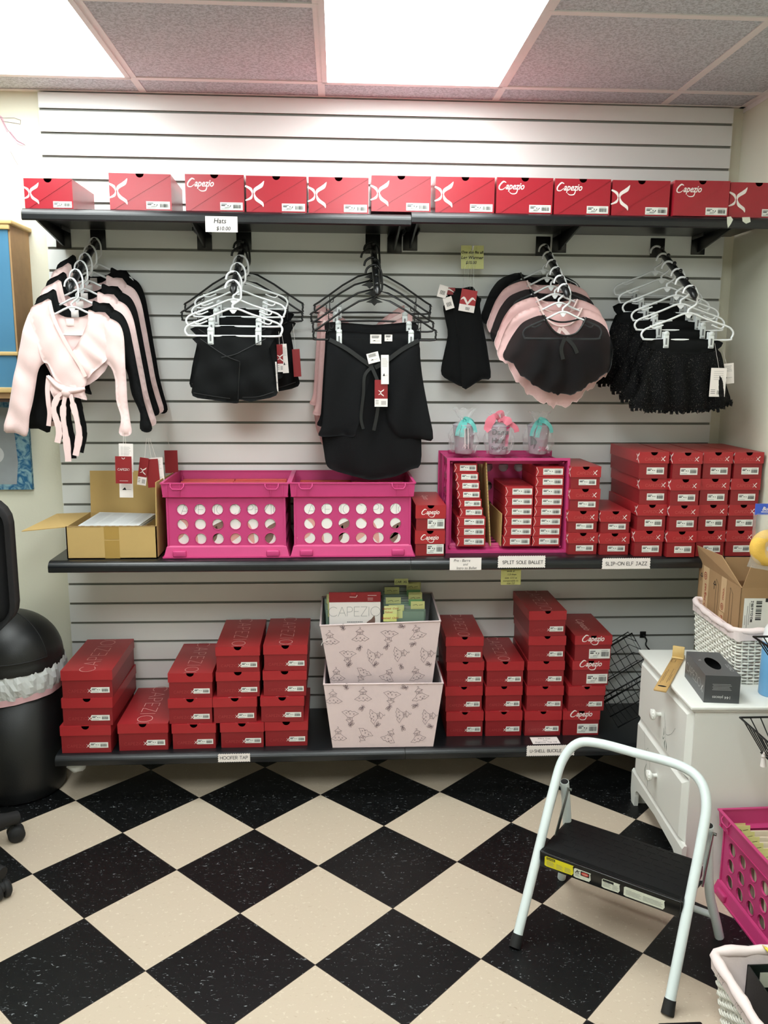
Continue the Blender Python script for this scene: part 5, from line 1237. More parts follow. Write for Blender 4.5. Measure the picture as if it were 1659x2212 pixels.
drawer(.122, .318, [([(-.14, .09), (-.12, .03), (-.09, -.02)], [.001, .001, .001]), ([(-.11, .03), (-.09, .05), (-.07, .02), (-.06, -.05)], [.001]*4), ([(-.10, -.01), (-.11, -.04), (-.10, -.07)], [.001, .005, .001]), ([(-.08, -.02), (-.08, -.05), (-.075, -.08)], [.001, .004, .001])])
m = MB(); pts = [(.0, .112), (.0, .040), (.014, .0), (.045, .0), (.050, .038)]+[(.085-.035*cos(radians(a)), .045+.026*sin(radians(a))) for a in range(0, 91, 18)]+[(L/2, .082)]
pts = pts+[(L-a, b) for a, b in pts[::-1][1:]]; N = len(pts)
m.add([(.004, a, b) for a, b in pts]+[(.018, a, b) for a, b in pts], [tuple(range(N-1, -1, -1)), tuple(range(N, 2*N))]+[(i, (i+1) % N, N+(i+1) % N, N+i) for i in range(N)])
m.add([(.004, 0, .112), (.018, 0, .112), (.018, L, .112), (.004, L, .112), (.010, 0, .121), (.018, 0, .121), (.018, L, .121), (.010, L, .121)], [(0, 4, 7, 3), (4, 5, 6, 7), (0, 1, 5, 4), (3, 7, 6, 2)])
m.build('base_skirt', DRES, t)

# ------------------------------------------------------------------ wicker baskets
def rrect(w, d, r, n=5):
    p = []
    for cx, cy, a0 in ((w/2-r, d/2-r, 0), (-w/2+r, d/2-r, 90), (-w/2+r, -d/2+r, 180), (w/2-r, -d/2+r, 270)):
        p += [(cx+r*cos(radians(a0+90*i/n)), cy+r*sin(radians(a0+90*i/n))) for i in range(n+1)]
    return p
def along(p, step):
    out = []; N = len(p); carry = 0
    for i in range(N):
        a = p[i]; b = p[(i+1) % N]; L_ = hypot(b[0]-a[0], b[1]-a[1]); 
        if L_ < 1e-9: continue
        s = carry
        while s < L_: out.append((a[0]+(b[0]-a[0])*s/L_, a[1]+(b[1]-a[1])*s/L_, (b[1]-a[1])/L_, -(b[0]-a[0])/L_)); s += step
        carry = s-L_
    return out
def wicker(label, loc, rz, w0, d0, w1, d1, h, rim=None, liner=.013):
    t = thing('wicker_basket', label, 'basket', loc, rz); m = MB(); rows = int(h/.0092); rs = random.Random(3)
    for k in range(rows):
        f = k/(rows-1); w = w0+(w1-w0)*f; d = d0+(d1-d0)*f; base = along(rrect(w, d, .02), .0095)
        base = base[:len(base)//4*4]; pts = []
        for i, (x, y, nx, ny) in enumerate(base):
            o = .0036*(1 if ((i//2)+k) % 2 else -1)*(1 if i % 2 else .9); pts.append((x+nx*o, y+ny*o, .004+h*f*.985+rs.uniform(-.001, .001)+(.0012 if (i//2+k) % 2 else -.0012)))
        m.tube(pts, .0034, 5, closed=True)
    b0 = along(rrect(w0, d0, .02), .019); b1 = along(rrect(w1, d1, .02), .019*(w1+d1)/(w0+d0)); 
    for i in range(min(len(b0), len(b1))): m.tube([(b0[i][0], b0[i][1], 0), (b1[i][0], b1[i][1], h)], .0028, 5)
    m.box(-w0/2+.01, w0/2-.01, -d0/2+.01, d0/2-.01, .0, .006); m.build('woven_body', WICK, t)
    l = MB(); rimp = along(rrect(w1+.004, d1+.004, .022), .014); rz_ = rim or (lambda x, y: 0)
    l.tube([(x, y, h+.004+rz_(x, y)+.0015*sin(i*1.3)) for i, (x, y, _, _) in enumerate(rimp)], [liner*(1+.12*sin(i*.9)+.05*sin(i*2.3)) for i in range(len(rimp))], 8, closed=True)
    a = rrect(w1-.012, d1-.012, .02); c = rrect(w0-.016, d0-.016, .02); N = len(a)
    l.add([(x, y, h+.006+rz_(x, y)) for x, y in a]+[(x, y, .012) for x, y in c], [(i, (i+1) % N, N+(i+1) % N, N+i) for i in range(N)]+[tuple(range(N, 2*N))], 0, True)
    a = rrect(w1+.016, d1+.016, .022); sk_ = [(x, y, h+.002+rz_(x, y)) for x, y in a]+[(x*.99, y*.99, h-.026+rz_(x, y)+.004*sin(i*1.1)) for i, (x, y) in enumerate(a)]
    l.add(sk_, [(i, (i+1) % N, N+(i+1) % N, N+i) for i in range(N)], 0, True)
    rs2 = random.Random(9)
    for q in range(5):
        cx = -w1/2-.011; yy = -d1/2+d1*(q+.6)/5.5; P = lambda a_, b_, yy=yy, cx=cx: Vector((cx-.004, yy+a_, h-.006+rz_(cx, yy)+b_))
        l.strokes([arc(0, 0, .009, 0, 300, 8), [(0, 0), (.012, .01), (.018, -.004)], [(-.008, .0), (-.014, .008)]], .0007, P, 1)
    l.build('cloth_liner', [LINER, PRT], t); return t
wicker('white wicker basket with pale pink liner standing on the dresser', (2.338, -.570, HH+.0005), radians(-2.5), .185, .335, .205, .345, .155, rim=lambda x, y: .012*(y/.17)**2, liner=.010)
# big shipping box in the basket
t = thing('cardboard_box', 'brown printed shipping box with open flaps sitting in the wicker basket', 'box', (2.258, -.685, .675), radians(-2.5))
w, d, h = .185, .335, .178
b = MB(); e = .0015
for a in ((0, w, 0, 2*e), (0, w, d-2*e, d), (0, 2*e, 0, d), (w-2*e, w, 0, d)): b.box(a[0], a[1], a[2], a[3], 0, h)
b.box(0, w, 0, d, 0, .003); b.build('box_body', CARDD, t)
k = MB(); Pl = lambda a, z: Vector((-.0006, a, z)); Pf = lambda a, z: Vector((a, -.0006, z))
def strip(y0, y1, z0, z1): k.quad(Pl(y1, z0), Pl(y0, z0), Pl(y0, z1), Pl(y1, z1), 0)
strip(.245, .295, 0, h); strip(.105, .145, .065, h); strip(.112, .150, 0, .062)
P1 = lambda a, b_: Vector((-.0010, .262+b_, h-.012-a))
k.text('target.com', .026, P1, .045, 0, 1, bold=.01); k.strokes([arc(.02, .012, .012, 0, 360, 12), arc(.02, .012, .005, 0, 360, 8)], .003, P1, 1)
P2 = lambda a, b_: Vector((-.0010, .118+b_, h-.012-a)); k.text('.com', .022, P2, .02, 0, 1, bold=.01); k.strokes([arc(.085, .01, .010, 0, 360, 12), arc(.085, .01, .004, 0, 360, 8)], .0025, P2, 1)
k.text('bound', .022, P2, .115, .0, 1, bold=.01)
for yy in (.312, .200): k.strokes([[(yy-.004, h-.03), (yy+.006, h-.042), (yy+.0, h-.042), (yy+.0, h-.058)], [(yy-.014, h-.042), (yy-.004, h-.030)], [(yy-.014, h-.042), (yy, h-.042)]], .003, Pl, 2)
for yy in (.165, .055): k.strokes([[(yy+.02, h-.02), (yy+.02, .03), (yy, .02), (yy, h-.035), (yy+.02, h-.02)]], .0014, Pl, 2)
k.quad(Pf(.012, .045), Pf(.150, .045), Pf(.150, .145), Pf(.012, .145), 3)
Q = lambda a, z: Vector((a, -.0010, z)); rs = random.Random(6)
for x0 in (.050, .105):
    z = .075
    while z < .138: hh = rs.choice([.0015, .003, .0045]); k.quad(Q(x0, z), Q(x0+.018, z), Q(x0+.018, z+hh), Q(x0, z+hh), 4); z += hh+rs.choice([.0015, .003])
k.quad(Q(.078, .133), Q(.086, .133), Q(.086, .145), Q(.078, .145), 4)
for x0, z0, z1 in ((.018, .06, .09), (.024, .05, .12), (.030, .06, .13), (.096, .06, .13), (.040, .07, .136)): k.strokes([[(x0, z0), (x0, z1)]], .0014, Q, 5)
k.text('2 66-9 112 OM', .011, lambda a, b_: Vector((.034+b_, -.0011, .137-a)), 0, 0, 4, bold=.02)
k.strokes([[(.012, .014), (.03, .02), (.04, .034), (.06, .02), (.08, .034), (.10, .022)], [(.012, .010), (.12, .010)]], .0012, Q, 4)
k.build('box_print', [mat('tan_paper_tape', rgb(208, 176, 136), .6), mat('brick_red_print', rgb(160, 60, 40), .6), INK, LAB, INK, GREYINK], t)
def flap2(pts, th):
    v = [Vector(p) for p in pts]; n = (v[1]-v[0]).cross(v[3]-v[0]).normalized()*th; q = MB(); q.add(v+[p+n for p in v], [(0, 1, 2, 3), (7, 6, 5, 4), (0, 4, 5, 1), (1, 5, 6, 2), (2, 6, 7, 3), (3, 7, 4, 0)]); return q.build('box_flap', CARDD, t)
flap2([(0, 0, h), (0, d, h), (-.018, d-.01, h+.062), (-.008, .145, h+.068)], .003)
flap2([(0, d, h), (w, d, h), (w, d+.025, h+.062), (.012, d+.025, h+.062)], -.003)
f = flap2([(.004, .0, h), (w, .0, h), (w, -.012, h+.075), (.020, -.012, h+.075)], -.003)
q = MB(); q.text('target', .03, lambda a, b_: Vector((w-.01-a, -.0145, h+.070-b_)), 0.0, 0, 0, bold=.01); q.build('flap_print', mat('faded_box_print', rgb(110, 76, 60), .7), t)
q = MB(); q.box(.03, w-.01, .20, .203, h-.03, h+.05); q.build('box_flap', CARDD, t)

# tissue-style box of elastics
t = thing('dispenser_box', 'charcoal dispenser box with oval opening on the dresser', 'box', (2.079, -.869, HH+.0005), radians(-8)); w, d, h = .100, .205, .083
m = MB(); n = 20; el = [(w/2+.020*cos(2*pi*i/n), d*.5+.052*sin(2*pi*i/n)) for i in range(n)]
oc = []
for i in range(n):
    a = 2*pi*i/n; ca, sa = cos(a), sin(a); tt = min((w/2)/abs(ca) if abs(ca) > 1e-6 else 9, (d/2)/abs(sa) if abs(sa) > 1e-6 else 9); oc.append((w/2+ca*tt, d/2+sa*tt))
m.add([(x, y, h) for x, y in oc]+[(x, y, h) for x, y in el], [(i, (i+1) % n, n+(i+1) % n, n+i) for i in range(n)], 0)
for c in ((0, 0), (w, 0), (w, d), (0, d)):
    j = [i for i in range(n) if abs(oc[i][0]-c[0]) < 1e-6 or abs(oc[i][1]-c[1]) < 1e-6]
for a, b_ in (((0, 0), (w, 0)), ((w, 0), (w, d)), ((w, d), (0, d)), ((0, d), (0, 0))):
    m.add([(a[0], a[1], 0), (b_[0], b_[1], 0), (b_[0], b_[1], h), (a[0], a[1], h)], [(0, 1, 2, 3)], 1 if a == (0, 0) else 0)
# close the four corner triangles of the top
for c in ((0, 0), (w, 0), (w, d), (0, d)):
    A = min((i for i in range(n) if abs(oc[i][0]-c[0]) < 1e-6), key=lambda i: abs(oc[i][1]-c[1])); B = min((i for i in range(n) if abs(oc[i][1]-c[1]) < 1e-6), key=lambda i: abs(oc[i][0]-c[0]))
    if A != B: m.add([(c[0], c[1], h), (*oc[A], h), (*oc[B], h)], [(0, 1, 2)], 0)
m.add([(0, 0, 0), (w, 0, 0), (w, d, 0), (0, d, 0)], [(3, 2, 1, 0)]); m.build('box_body', [GRY, GRYD], t)
m = MB(); P = lambda a, b_: Vector((-.0005, d*.93-a, h*.35+b_-a*.0)); m.caps('CAPEZiO', .026, .0014, P, 0, 0, 0, .2); small_x(m, P, .156, -.004, .022, 0)
P = lambda a, b_: Vector((w*.5+.024-a, -.0005, .021-b_)); m.text('144 pieces', .0125, P, 0, .0, 0, bold=.01)
for q_ in range(5): m.strokes([[(.022+.002*(q_ % 2), .040+q_*.0042), (w-.024-.003*(q_ % 3), .040+q_*.0042)]], .0009, XZ(-.0006), 0)
m.caps('CAPEZiO', .010, .0012, lambda a, b_: Vector((w-.016+b_, d*.2+a, h+.0004)), 0, 0, 0, .2); small_x(m, lambda a, b_: Vector((.014+a, d*.6+b_, h+.0004)), 0, 0, .010, 0)
m.build('box_print', mat('silver_print', rgb(196, 196, 196), .4), t)
m = MB(); rs = random.Random(4); m.ball((w/2, d*.42, h*.55), .03, n=14, sc=(.9, 1.4, .6)); m.v = [(x+rs.uniform(-.005, .005), y+rs.uniform(-.005, .005), z+rs.uniform(-.004, .006)) for x, y, z in m.v]
tag(m.build('elastic_bundle', mat('beige_elastic', rgb(200, 170, 140), .8), loc=(2.079, -.869, HH+.0005), rot=(0, 0, radians(-8))), 'beige elastics visible through the opening of the charcoal box', 'elastics')

# wooden sizing stick
dx, dy = 2.161-1.981, -.494+.787; Ls = hypot(dx, dy); az = math.atan2(dy, dx)-pi/2
t = thing('sizing_stick', 'wooden foot sizing stick lying across the corner of the dresser top', 'measuring stick', (1.981, -.787, HH+.001), az)
m = MB(); m.bev(-.0185, .0185, 0, Ls, 0, .006, .001, 0, 1); m.lathe([(0, .0063), (1, .0063)], 20, (0, .034, 0), 1, sx=.013, sy=.006)
for x0, y0, y1 in ((-.011, .06, .17), (-.007, .08, .19), (.006, .07, .2), (.010, .09, .15)): m.strokes([[(x0, y0+(y1-y0)*i/9), (x0, y0+(y1-y0)*(i+.6)/9)] for i in []] or [[(x0, y0), (x0, y1)]], .0009, lambda a, b_: Vector((a, b_, .0063)), 1)
m.strokes([[(.004, .20), (.012, .20)], [(-.018, Ls-.04), (.018, Ls-.04)], [(-.014, Ls-.075), (-.002, Ls-.075), (-.002, Ls-.05), (-.014, Ls-.05), (-.014, Ls-.075)]], .0012, lambda a, b_: Vector((a, b_, .0063)), 1); m.build('stick_board', [OAK, INK], t)
m = MB(); m.bev(-.0185, .0185, Ls-.030, Ls-.022, .006, .046, .001, 0, 1); m.bev(-.0185, .0185, Ls-.040, Ls, .006, .010, .001, 0, 1); m.build('heel_stop', WOODB, t)

# spray can
t = thing('spray_can', 'light blue spray can with white cap on the dresser, at the frame edge', 'spray can', (2.306, -.815, HH+.0005))
m = MB(); m.lathe([(0, 0), (.031, 0), (.033, .003), (.033, .168), (.030, .176), (0, .178)], 32); m.add([(.0335*sin(a), -.0335*cos(a), z) for z in (.03, .11) for a in (.25, .5, .75, 1.0)], [(0, 1, 5, 4), (1, 2, 6, 5), (2, 3, 7, 6)], 1, True); m.build('can_body', [SKY, LAB], t)
m = MB(); m.lathe([(.0335, .165), (.0335, .172), (.030, .200), (.020, .222), (.018, .236), (0, .238)], 28); m.build('can_cap', WHT, t)

# wire baskets fixed to the right wall
def wire_basket(label, x0, y0, z, w, d, h, loc_name='wire_basket'):
    t = thing(loc_name, label, 'wire basket', (x0, y0, z)); r_ = MB(); r_.tube([(0, 0, 0), (w, 0, 0), (w, -d, 0), (0, -d, 0)], .0032, 8, closed=True); r_.tube([(w, -.02, 0), (w+.03, -.02, 0)], .003, 6); r_.tube([(w, -d+.02, 0), (w+.03, -d+.02, 0)], .003, 6); r_.build('basket_rim', BLK, t)
    m = MB(); i = .045; n = int(d/.022)
    for k in range(1, n): y = -d*k/n; yy = -i-(d-2*i)*k/n; m.tube([(0, y, 0), (i, yy, -h), (w-i, yy, -h), (w, y, 0)], .0019, 6)
    n = int(w/.028)
    for k in range(1, n): x = w*k/n; xx = i+(w-2*i)*k/n; m.tube([(x, 0, 0), (xx, -i, -h), (xx, -d+i, -h), (x, -d, 0)], .0019, 6)
    m.tube([(i, -i, -h), (w-i, -i, -h), (w-i, -d+i, -h), (i, -d+i, -h)], .0024, 6, closed=True); m.build('basket_wires', BLK, t); return t
wire_basket('lower black wire basket holding white tulle, beside the dresser at the right edge', 2.150, -.950, .548, .295, .34, .085)
wire_basket('upper black wire basket at the right edge of the frame', 2.166, -.955, .788, .28, .32, .075)
m = MB(); m.bev(2.225, 2.40, -1.19, -1.01, .716, .775, .004); tag(m.build('black_case', BTRASH), 'black case inside the upper wire basket', 'case')
m = MB(); rs = random.Random(12)
m.ball((0, 0, 0), .075, n=18, sc=(1.1, 1.3, .55)); m.v = [(x+rs.uniform(-.012, .012), y+rs.uniform(-.012, .012), z+rs.uniform(-.008, .012)) for x, y, z in m.v]; m.s = [False]*len(m.s)
t = thing('tulle_bundle', 'bundle of white tulle with a tassel in the lower wire basket', 'tulle', (2.292, -1.085, .513)); m.build('tulle_cloth', mat('white_tulle', rgb(236, 236, 234), .8), t)
m = MB(); m.tube([(-.078, .03, .0), (-.100, .055, -.028), (-.105, .06, -.042)], .004, 6, smooth=3); m.ball((-.105, .06, -.046), .0065, n=8); m.tube([(-.105, .06, -.05), (-.103, .06, -.075)], [.005, .009], 8); m.build('tassel', WPR, t)
# bag with hair doughnut
t = thing('hair_doughnut_bag', 'clear bag with a yellow hair doughnut and blue header, hanging at the right edge', 'packaged item', (2.186, -.955, 1.04)); 
m = MB(); T = Matrix.Rotation(pi/2, 4, 'X'); ring_ = [(.030*cos(2*pi*i/28), 0, .030*sin(2*pi*i/28)) for i in range(28)]; m.tube(ring_, .0215, 12, closed=True); m.build('hair_doughnut', mat('yellow_sponge', rgb(232, 186, 82), .85, var=.1, scale=40, bump=.4, bscale=300), t)
m = MB(); sheet(m, [(-.052, .10), (.06, .092), (.066, -.05), (.03, -.068), (-.055, -.052), (-.045, .0)], 0, .024, .024, fold=lambda a, b: .003*sin(a*130+b*60), res=.012, round_=False); m.build('bag_film', CELLO, t)
m = MB(); m.box(-.046, .065, -.002, .002, .092, .122, 0); m.text('Bun', .014, XZ(-.0025), -.028, .104, 1, bold=.02, shear=.3); m.strokes([[(-.03, .1), (.04, .1)]], .002, XZ(-.0026), 1); m.build('header_card', [mat('royal_blue_card', rgb(58, 92, 200), .4), WPR], t)
m = MB(); m.tube([(2.4775, -.955, 1.156), (2.20, -.955, 1.156)], .0025, 6); m.tube([(2.20, -.955, 1.156), (2.192, -.955, 1.164)], .0025, 6); m.bev(2.470, 2.4775, -.975, -.935, 1.13, 1.18, .001); tag(m.build('display_hook', BLK), 'thin hook on the right wall carrying the clear bag', 'hook')
# wire baskets leaning on the lowest shelf
def leaning(label, loc, rot, w, d, h, nx, nz):
    t = thing('wire_basket', label, 'wire basket', loc, rot=rot); r_ = MB(); r_.tube([(0, 0, 0), (w, 0, 0), (w, 0, h), (0, 0, h)], .0032, 8, closed=True); r_.tube([(0, d, .03), (w, d, .03), (w, d, h-.03), (0, d, h-.03)], .0025, 6, closed=True); r_.build('basket_rim', BLK, t)
    m = MB()
    for k in range(1, nx): x = w*k/nx; m.tube([(x, 0, h), (x, d, h-.03), (x, d, .03), (x, 0, 0)], .0014, 5)
    for k in range(1, nz): z = h*k/nz; m.tube([(0, 0, z), (.02, d, z), (w-.02, d, z), (w, 0, z)], .0014, 5)
    m.build('basket_wires', BLK, t)
leaning('black wire basket leaning on the slatwall at the right of the lowest shelf', (2.035, -.10, .225), (radians(6), radians(-32), 0), .24, .07, .20, 9, 5)
leaning('black wire basket lying in front of the leaning one on the lowest shelf', (2.05, -.26, .205), (radians(-18), radians(-30), 0), .26, .08, .12, 12, 4)
m = MB(); m.tube([(2.222, -.004, .475), (2.228, -.03, .462), (2.214, -.06, .452), (2.222, -.10, .436), (2.235, -.15, .40)], .0032, 6, smooth=3); m.bev(2.21, 2.234, -.004, -.0005, .462, .488, .001); tag(m.build('wall_hook', BLK), 'bent black hook in the slatwall above the leaning wire basket', 'hook')

# ------------------------------------------------------------------ packets in the floor crate
kf1 = Kind(make_tabbed(mat('cream_packet', rgb(222, 208, 184), .4), YELP, .05, -.045)); rs = random.Random(31); names = ['at the far end', 'second from the far end']
for k in range(14):
    for r in (0, 1):
        y = -.968-k*.026
        kf1.put((2.2205+r*.1465+rs.uniform(-.001, .001), y, .024+rs.uniform(0, .012)), (radians(-9), 0, rs.uniform(-.03, .03)), '%s cream tabbed packet from the far end of the floor crate, %s row' % (ORDN[k], 'left' if r == 0 else 'right'), None if k < 2 else 'packets in the floor crate, %s row' % ('left' if r == 0 else 'right'))
# ------------------------------------------------------------------ floor wicker basket and contents
wicker('white wicker basket with pale pink liner on the floor at the lower right corner', (2.115, -1.655, .0005), radians(0), .41, .44, .455, .475, .172, liner=.012)
t = thing('black_storage_box', 'open black box inside the floor wicker basket', 'box', (1.955, -1.452, .022)); m = MB()
for a in ((0, .30, -.003, 0), (0, .003, -.33, 0), (.297, .30, -.33, 0), (0, .30, -.33, -.327)): m.box(a[0], a[1], a[2], a[3], 0, .148)
m.box(0, .30, -.33, 0, 0, .003); m.build('box_body', BTRASH, t); m = MB(); m.box(.030, .15, -.0045, -.0032, .09, .128); m.build('white_window', mat('cream_card', rgb(206, 204, 190), .6), t)
def booklet(x, y, z, w, d, h, m_, m2, label, rz=0, rx=0):
    m = MB(); m.bev(0, w, -d, 0, 0, h, .001, 0, 1, sm=False); m.add([(.0, -d-.0004, 0), (w, -d-.0004, 0), (w, -d-.0004, h*.6), (0, -d-.0004, h*.6)], [(0, 1, 2, 3)], 1); m.ball((w*.25, -d*.65, h), .022, 1, 12, (1, 1.3, .03)); m.ball((w*.1, -d*.3, h), .014, 2, 10, (1, 1.5, .03))
    return tag(m.build('carton', [m_, m2, SKY], loc=(x, y, z), rot=(rx, 0, rz)), label, 'carton')
booklet(2.015, -1.492, .070, .12, .10, .06, mat('green_card', rgb(30, 130, 76), .35), mat('golden_card', rgb(224, 168, 30), .4), 'green and gold carton inside the black box in the floor basket', 0, radians(0))
booklet(1.972, -1.60, .03, .09, .12, .07, mat('dark_green_card', rgb(16, 84, 60), .4), mat('golden_card', rgb(224, 168, 30), .4), 'dark green carton leaning beside the green and gold one', 0)
m = MB(); m.tube([(2.01, -1.425, .190), (2.05, -1.50, .165)], .0035, 6); m.tube([(2.01, -1.425, .190), (2.006, -1.418, .192)], [.0035, .001], 6, mi=1); tag(m.build('yellow_pencil', [mat('pencil_yellow', rgb(238, 216, 60), .4), WOODB]), 'yellow pencil resting on the rim of the floor basket', 'pencil')
m = MB(); m.bev(1.76, 1.865, -1.75, -1.4365, 0.0005, .012, .004); tag(m.build('black_tray', STEP), 'flat black object on the floor at the bottom edge, beside the stool foot', 'tray')

# ------------------------------------------------------------------ step stool
O = Vector((1.482, -1.153, 0)); uu = Vector((.787, -.617, 0)).normalized(); vv = Vector((.617, .787, 0)).normalized(); SW = .4017
def S(u, v, z): return (u, v, z)
t = thing('step_stool', 'white tubular step stool with a black step, in the right foreground', 'step stool', tuple(O), math.atan2(uu.y, uu.x))
K = .6; fr = [(0, .022), (0, .2), (0, .36), (.006, .432), (.035, .478), (.092, .492), (.20, .493), (.31, .492), (.368, .474), (.396, .43), (SW, .36), (SW, .2), (SW, .022)]
m = MB(); m.tube([(u, K*z, z) for u, z in fr], .0128, 14, smooth=5); m.build('front_frame', STEEL, t)
for u in (0, SW):
    m = MB(); m.tube([(u, .0, .0), (u, .003, .004), (u, K*.030, .030)], [.0155, .0158, .0142], 12); m.build('rubber_foot', RUB, t)
kr = -.25; v0 = .356
m = MB()
for s, bx in ((-1, -.019), (1, .436)):
    pts = [(bx, v0, .004), (bx+s*-.010, v0+kr*.06, .06), (bx+s*-.026, v0+kr*.14, .14), (bx+s*-.031, v0+kr*.25, .25), (bx+s*-.031, v0+kr*.365, .365)]
    m.tube(pts, .0125, 12, smooth=4, cap=True)
m.tube([(-.006, v0-.018, .072), (.424, v0-.018, .072)], .009, 10); m.build('rear_frame', STEEL, t)
m = MB()
for bx in (.012, .405): m.tube([(bx, v0+kr*.365, .3651), (bx, v0+kr*.366, .3662)], .0105, 12)
m.build('tube_opening', RUB, t)
st = MB(); st.bev(.014, .388, .118, .318, .222, .229, .003); 
for k in range(4): st.box(.02, .382, .1195+k*.004, .1215+k*.004, .229, .2298)
for r in range(6):
    for c in range(11):
        a = .03+c*.033+(.016 if r % 2 else 0); v = .15+r*.026
        if a < .37: st.box(a, a+.0008, v+.004, v+.022, .229, .2294); st.box(a-.010, a+.012, v+.0245, v+.0252, .229, .2294)
st.build('step_platform', STEP, t)
m = MB(); m.bev(.014, .388, .110, .119, .186, .229, .002); m.bev(.010, .016, .115, .30, .198, .228, .002); m.bev(.386, .392, .115, .30, .198, .228, .002)
m.build('step_apron', mat('black_enamel', rgb(14, 14, 15), .25), t)
P = plane((0, .1094, 0), (1, 0, 0), (0, 0, 1)); P2 = plane((0, .1090, 0), (1, 0, 0), (0, 0, 1)); P3 = plane((0, .1086, 0), (1, 0, 0), (0, 0, 1)); P4 = plane((0, .1083, 0), (1, 0, 0), (0, 0, 1))
RS = mat('red_sticker', rgb(196, 60, 50), .4)
for q, (x0, x1, z0, z1, mi) in enumerate(((.028, .110, .1925, .222, 0), (.111, .158, .1915, .218, 1), (.188, .236, .1915, .2175, 1), (.246, .350, .191, .2175, 1))):
    m = MB(); m.poly([(x0, z0+.002), (x0+.006, z0), (x1-.004, z0+.001), (x1, z0+.008), (x1-.002, z1-.004), (x1, z1), (x0+.004, z1), (x0, z1-.003)], P, mi)
    for x2, x3 in ((.034, .056), (.062, .08), (.086, .104), (.192, .212), (.216, .232), (.252, .290), (.296, .344), (.114, .128)):
        if x0 < x2 < x1:
            for k in range(4): m.strokes([[(x2, .198+k*.0035), (x3-.003*(k % 2), .198+k*.0035)]], .0009, P2, 4)
    if q == 0: m.quad(P2(.033, .213), P2(.058, .213), P2(.058, .220), P2(.033, .220), 2); m.text('CAUTION', .0052, P3, .0345, .2145, 0, bold=.02, width=.022)
    if q == 1:
        m.quad(P2(.130, .203), P2(.154, .203), P2(.154, .2155), P2(.130, .2155), 2); m.poly([(.142+.0105*cos(a*pi/8), .2095+.0048*sin(a*pi/8)) for a in range(16)], P3, 3); m.text('DANGER', .0035, P4, .1350, .2080, 1, bold=.02, width=.014)
        m.strokes([[(.116, .206), (.121, .214), (.124, .206)], [(.118, .210), (.127, .213)]], .0016, P2, 2)
    if q == 2: m.quad(P2(.190, .210), P2(.219, .210), P2(.219, .216), P2(.190, .216), 2)
    m.build('warning_sticker', [WARN, STK, INK, RS, GREYINK], t)
for bx in (.012, .405):
    s = -1 if bx < .2 else 1
    for o in (-.017, .013):
        m = MB(); x = bx+o*1.0; m.bev(x-.0012, x+.0012, -.010, .010, 0, .135, .001, T=Matrix.Translation((0, .262, .352)) @ Matrix.Rotation(radians(146), 4, 'X')); m.build('folding_link', GREYM, t)
    m = MB(); m.tube([(bx-.020, .268, .345), (bx+.020, .268, .345)], .004, 8); m.build('hinge_pin', GREYM, t)

# ------------------------------------------------------------------ trash can
t = thing('trash_can', 'round black trash can with dome lid and white liner, at the left wall edge', 'trash can', (-.145, -.215, 0))
m = MB(); m.lathe([(0, .001), (.150, .001), (.158, .008), (.163, .05), (.170, .47), (.166, .47), (.158, .02), (0, .02)], 48); m.build('can_body', BTRASH, t)
m = MB(); m.lathe([(.1785, .475), (.1790, .492), (.1765, .498)]+[(.176*cos(radians(a)), .498+.166*sin(radians(a))) for a in range(4, 91, 6)], 48); m.build('dome_lid', BTRASH, t)
m = MB(); vs = []; nn = 16
for j in range(nn+1):
    for i in range(nn+1):
        th = radians(-62+124*i/nn); ph = radians(8+74*j/nn); r = .1785
        vs.append((r*cos(ph)*sin(th)*1.0, -r*cos(ph)*cos(th), .498+r*.943*sin(ph)))
m.add(vs, [(j*(nn+1)+i, j*(nn+1)+i+1, (j+1)*(nn+1)+i+1, (j+1)*(nn+1)+i) for j in range(nn) for i in range(nn)], 0, True)
e_ = [vs[i] for i in range(nn+1)]+[vs[j*(nn+1)+nn] for j in range(nn+1)]+[vs[nn*(nn+1)+i] for i in range(nn, -1, -1)]+[vs[j*(nn+1)] for j in range(nn, -1, -1)]
m.tube(e_, .0022, 5, closed=True, mi=1); m.build('swing_flap', [BTRASH, RUB], t)
m = MB(); n = 90; rs = random.Random(5); vs = []; zz = [.484, .462, .440, .418, .402]
for j, z in enumerate(zz):
    for i in range(n):
        a = 2*pi*i/n; r = (.1765, .182, .184, .180, .176)[j]+.0025*sin(i*1.7+j)+rs.uniform(-.0025, .0025); vs.append((r*cos(a), r*sin(a), z+rs.uniform(-.003, .003)+.008*sin(a*2+1)))
m.add(vs, [(j*n+i, j*n+(i+1) % n, (j+1)*n+(i+1) % n, (j+1)*n+i) for j in range(4) for i in range(n)], 0, False); m.build('bin_liner', BAGW, t)
m = MB(); vs = []
for j, z in enumerate((.408, .385)):
    for i in range(n): a = 2*pi*i/n; r = .1765+.0012*sin(i*1.3); vs.append((r*cos(a), r*sin(a), z+.008*sin(a*2+1)+.003*sin(a*5)))
m.add(vs, [(i, (i+1) % n, n+(i+1) % n, n+i) for i in range(n)], 0, True); m.build('drawstring_band', BAGP, t)

